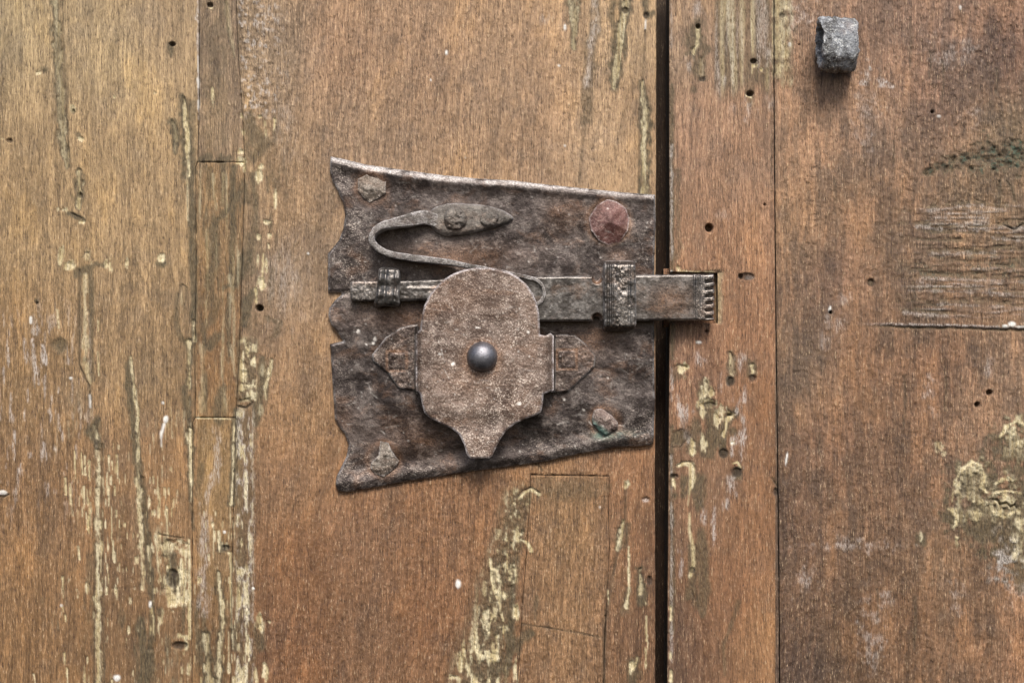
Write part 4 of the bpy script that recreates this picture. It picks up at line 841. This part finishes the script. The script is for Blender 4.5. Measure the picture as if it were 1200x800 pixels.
for i in range(len(spr)):
    x, y, t, lo, hi = spr[i]; t *= .84 if i > 46 else 1.0; hi += 9 * math.exp(-((i - 48) / 26) ** 2); j0 = max(i - 1, 0); j1 = min(i + 1, len(spr) - 1); tx, ty = spr[j1][:2] - spr[j0][:2]; l = math.hypot(tx, ty)
    pts.append(np.array([x, y, (lo + hi) / 2])); A.append(np.array([-ty / l, tx / l, 0])); Bv.append(np.array([0, 0, 1.0]))
    hh = (hi - lo) / 2
    sec.append([(math.copysign(abs(math.cos(a)) ** .28, math.cos(a)) * t, math.copysign(abs(math.sin(a)) ** .28, math.sin(a)) * hh) for a in ang])
sweep('spring', pts, A, Bv, sec, SPRING, lock, .5, lambda i, j: 1.4 if j in (0, 1, 2, 3, 6, 7, 8, 9) else .5 if j in (4, 5) else .1, True, .12, label='hooked flat spring curling down onto the bolt')  # highlights along the front edges are painted in through wear
leaf = cut_round([(500, 252), (508, 243), (524, 238), (545, 238), (568, 240), (588, 245), (603, 254), (600, 259), (588, 264), (568, 270), (545, 275), (522, 277), (510, 271), (502, 262)], 1, .2, 8)
def leaf_h(px, py, d):
    k = np.clip(d / 6, 0, 1); return 9 + 7.5 * np.sqrt(1 - (1 - k) ** 2) + .8 * samp(NM1, px, py) + .4 * samp(NM3, px, py) - 3 * ss(575, 603, px)
lf = relief('spring_leaf', leaf, 1.0, leaf_h, 3, SPRING, lock, 12, metal_attrs(3.2, .75))
def disc(cx, cy, rx, ry, n=11, amp=.8, seed=3):
    r = random.Random(seed); return cut_round([(cx + (rx + r.uniform(-amp, amp)) * math.cos(k * 2 * math.pi / n), cy + (ry + r.uniform(-amp, amp)) * math.sin(k * 2 * math.pi / n)) for k in range(n)], 1)
def rivet_on(leafobj, name, poly, hb, ht, mat, dome=.85, rough=1.0):
    o = lump(name, poly, hb, ht, mat, lock, dome, .9, rough, 50); o.parent = leafobj; return o
rivet_on(lf, 'rivet', disc(533, 256, 15, 15, 11, 1.4, 11), 13, 23, SPRING, .8, 2.4)
rivet_on(lf, 'rivet', disc(573, 256, 12, 11, 10, 1.0, 12), 13, 21, SPRING, .8, 2.2)

# ------------------------------------------------------------------ sliding bolt
bolt = thing('sliding_bolt', 'flat iron bolt bridging the dark gap, with notched end and two drilled bites', 'bolt', base_of(620, 350, 8))
wide_out = [(604, 325), (640, 324), (695, 323.5), (697, 328), (701, 328.5), (705, 323.5), (760, 322), (812, 321.5), (836, 321.5), (837, 340), (836, 375.5), (812, 375.5), (760, 376), (704, 376), (702, 371), (697, 371), (694, 376.5), (660, 376.5), (604, 377)]
def bolt_h(px, py, d):
    h = 27 + .5 * samp(NMS, px, py) + .12 * samp(NM1, px, py) + .12 * samp(NM3, px, py); k = np.clip(d / 2.4, 0, 1); h -= 2.6 * (1 - k) ** 2
    for x in (813.5, 818.5): h -= 1.3 * np.exp(-((px - x) / 1.0) ** 2)
    h += .7 * np.exp(-((px - 816) / 1.2) ** 2) + .5 * np.exp(-((px - 821) / 1.2) ** 2)
    tooth = ss(.25, .5, np.abs(((py - 326 + .12 * (px - 826)) / 8.4) % 1 - .5) * 2) 
    h -= 6.5 * ss(825, 827.5, px) * (1 - tooth) * ss(323, 326, py) * ss(375, 371, py)
    for cy in (327, 373): h -= 6 * ss(6.5, 4.0, np.hypot(px - 699.5, py - cy))
    return h
relief('bolt_bar', wide_out, .85, bolt_h, 8, BOLT, bolt, 20, metal_attrs(2.2, .55, rustf=lambda px, py: np.clip(1.0 * ss(8, 4, np.hypot(px - 699.5, py - 327)) + 1.0 * ss(8, 4, np.hypot(px - 699.5, py - 373)) + .6 * g2d(px, py, 785, 352, 26, 18), 0, 1), pale=lambda px, py: ss(810, 816, px) * .8), closed=True)
tail_out = [(411, 331), (414, 329.5), (470, 329), (520, 327), (612, 326), (612, 352), (520, 352), (470, 352.5), (414, 353), (411, 351)]
relief('bolt_tail', tail_out, 1.0, lambda px, py, d: 23 + .5 * samp(NM1, px, py) + .25 * samp(NM3, px, py) - 2.2 * (1 - np.clip(d / 2.2, 0, 1)) ** 2 - 1.2 * ss(338, 335, py) * ss(475, 480, px), 8, BOLT, bolt, 16, metal_attrs(2.2, .5, pale=lambda px, py: .6 * ss(445, 430, px)), closed=True)

# ------------------------------------------------------------------ cover
cover = thing('lock_cover', 'tongue shaped brown iron cover with a round steel rivet, in front of the bolt', 'lock cover', base_of(565, 420, 8))
HC = 37
face = cut_round([(492, 388), (494, 374), (497, 360), (504, 345), (515, 332), (529, 321), (546, 315), (566, 313), (586, 315), (603, 321), (617, 333), (627, 349), (632, 367), (633, 385)], 1) 
face = [(487, 452), (487, 392), (492, 386), (494, 372), (497, 358), (504, 344), (514, 333), (522, 326), (532, 320), (545, 315.5), (558, 313.5), (572, 313.5), (586, 315.5), (597, 319), (607, 324.5), (617, 333), (624, 343), (629, 354), (632, 368), (633, 392), (640, 393), (645, 390), (649, 393), (649, 457), (640, 461), (637, 462), (636, 474), (634, 483), (627, 487), (615, 491), (603, 497), (593, 505), (586, 515), (581, 525), (577, 534), (573, 537), (551, 537), (547, 532), (543, 519), (538, 509), (529, 502), (516, 496), (504, 490), (497, 483), (494, 472), (492, 462), (488, 458)]
def cover_h(px, py, d):
    h = HC + 1.6 * (1 - ((px - 563) / 75) ** 2) + 1.0 * samp(NMS, px + 30, py) + .45 * samp(NM1, px + 30, py) + .25 * samp(NM3, px, py)
    h += 1.0 * ss(500, 537, py) - 1.8 * np.exp(-((py - 497) / 12) ** 2)
    h -= .7 * g2d(px, py, 565, 424, 26, 26)
    h -= 7 * ss(636, 650, px) ** 1.5 + 6 * ss(495, 486, px)
    k = np.clip(d / 2.6, 0, 1); return h - 2.0 * (1 - k) ** 2
def cover_pale(px, py): return np.clip(.9 * g2d(px, py, 598, 462, 26, 20) + .35 * g2d(px, py, 560, 490, 30, 20) + .35 * g2d(px, py, 600, 345, 24, 20) + 1.4 * ss(503, 515, py) + .9 * g2d(px, py, 608, 390, 12, 14) + .35, 0, 1) * (.75 + .35 * samp(N_round, px, py))
fc = relief('cover_plate', face, 1.0, cover_h, HC - 7, COVER, cover, HC, metal_attrs(3.0, .75, pale=cover_pale, rustf=lambda px, py: np.clip(.5 * np.exp(-((np.hypot(px - 565, py - 420) - 20) / 5) ** 2) + .30 * g2d(px, py, 555, 440, 40, 30) + .35 * g2d(px, py, 540, 350, 40, 24) + .3 * samp(NM2, px, py).clip(0, 1), 0, 1)), closed=True)
# pivot rivet with collar
def lathe(name, cx, cy, prof, mat, parent, n=40, label=None):
    co = []; f = []
    for r, h in prof:
        for k in range(n):
            a = 2 * math.pi * k / n; x, z = world_xz(cx, cy, HC + 8); co.append((x + r * S * math.cos(a) - parent.location.x, -h * S - parent.location.y, z + r * S * math.sin(a) - parent.location.z))
    m = len(prof)
    for i in range(m - 1):
        for k in range(n): f.append((i * n + k, (i + 1) * n + k, (i + 1) * n + (k + 1) % n, i * n + (k + 1) % n))
    me = make_mesh(name, co, f, mat, {'wear': ('FLOAT_VECTOR', np.zeros((len(co), 3)))})
    import bmesh
    bm = bmesh.new(); bm.from_mesh(me); bmesh.ops.remove_doubles(bm, verts=bm.verts, dist=1e-6); bmesh.ops.recalc_face_normals(bm, faces=bm.faces); bm.to_mesh(me); bm.free()
    return link(name, me, parent, label)
prof = [(17, HC - 1), (17.6, HC + 2), (17.4, HC + 3.5)] + [(16.9 * math.cos(a), HC + 5 + 13.5 * math.sin(a)) for a in np.linspace(0, math.pi / 2 - .02, 16)] + [(0.001, HC + 18.5)]
lathe('rivet_knob', 565, 418, prof, KNOBM, cover, label='round polished steel rivet head')
# side wings bent down onto the plate
lw = [(489, 380), (480, 381), (470, 383.5), (452, 395), (436, 415), (437, 423), (455, 438), (464, 451), (468, 455.5), (489, 458)]
rw_ = [(648, 391), (673, 392), (686, 402), (698.5, 417), (696.5, 430), (683, 443), (667, 458), (660, 460), (648, 460)]
def wing_h(cx, cy, s_):
    def f(px, py, d):
        q = np.maximum(np.abs(px - cx), np.abs(py - cy)); h = 10.5 + .8 * samp(NM1, px + 9, py) + .3 * samp(NM3, px, py)
        h += .5 * ss(s_ + .5, s_ - 1.5, q + .8 * samp(NM3, px, py)) - .12 * ss(2.2, 0, np.abs(q - s_ - 1.5)) * ss(-.6, .2, samp(N_round, px * 2, py * 2 - 400))
        return h - 2.4 * (1 - np.clip(d / 2.0, 0, 1)) ** 2
    return f
relief('side_wing', lw, .9, wing_h(465, 423, 9), 0, IRON, cover, 9, metal_attrs(2.2, .8, pale=lambda px, py: .35 + 0 * px, rustf=lambda px, py: .12 + .55 * ss(2.6, .6, np.abs(np.maximum(np.abs(px - 465), np.abs(py - 423)) - 11.5))), label='pointed left wing of the cover')
relief('side_wing', rw_, .9, wing_h(664, 421, 10), 0, IRON, cover, 9, metal_attrs(2.2, .7, pale=lambda px, py: .2 + 0 * px, rustf=lambda px, py: .12 + .55 * ss(2.6, .6, np.abs(np.maximum(np.abs(px - 664), np.abs(py - 421)) - 11.5))), label='pointed right wing of the cover')
def flange(name, x0, x1, y0, y1, hA, hB, mat):
    """bent sheet joining the cover (height hA at x0) to its wing (height hB at x1)"""
    def f(px, py, d): return hA + (hB - hA) * ss(0, 1, (px - x0) / (x1 - x0)) + .4 * samp(NM3, px, py)
    poly = [(min(x0, x1), y0), (max(x0, x1), y0), (max(x0, x1), y1), (min(x0, x1), y1)]
    return relief(name, poly, .6, f, 0, mat, cover, 20, metal_attrs(1.6, .6))
flange('side_flange', 490.5, 485.5, 382, 458, 33, 11, BOLT)
flange('side_flange', 646, 651.5, 392, 459, 31, 10.5, BOLT)

# ------------------------------------------------------------------ iron loop on the right board
loop = thing('iron_loop', 'crusty grey curled iron loop driven into the top of the right board', 'loop', base_of(976, 58, 0))
n = 64; pts = []; A = []; Bv = []; sec = []
xl, xr = 0, 0
for i in range(n):
    t = i / (n - 1); a = radians(205) - t * radians(400)       # open spiral in the (y, height) plane
    R = 25.5 - 3.0 * max(0, t - .75) * 4; cyc, ch = 57, 27
    pts.append(np.array([976.5, cyc - R * math.sin(a) * 1.06, ch + R * math.cos(a) * .95])) 
    rad = np.array([0, -math.sin(a), math.cos(a)]); A.append(np.array([.90, 0, -.42])); Bv.append(rad)
    w = 26.5 - 2.5 * ss(30, 60, pts[-1][1] + 0 * 30) + .8 * math.sin(i * .4); th = 4.6 + .5 * math.sin(i * .9); s_ = []
    for u in np.linspace(-1, 1, 22): s_.append((w * u, th * (1 - abs(u) ** 8 * .6)))
    for u in np.linspace(1, -1, 22): s_.append((w * u, -th * (1 - abs(u) ** 8 * .6)))
    sec.append(s_)
sweep('curled_strip', pts, A, Bv, sec, LOOPM, loop, 2.4, lambda i, j: .35 if (j < 2 or 20 <= j < 24 or j > 41) else .1, True, .22)
# its two shanks entering the wood
relief('shank', cut_round([(957, 48), (996, 48), (996, 66), (957, 66)], 1, .3, 21), 1.6, lambda px, py, d: 6 + .6 * samp(NM3, px, py), -10, LOOPM, loop, 4, metal_attrs(2, .3))
bpy.context.view_layer.update()
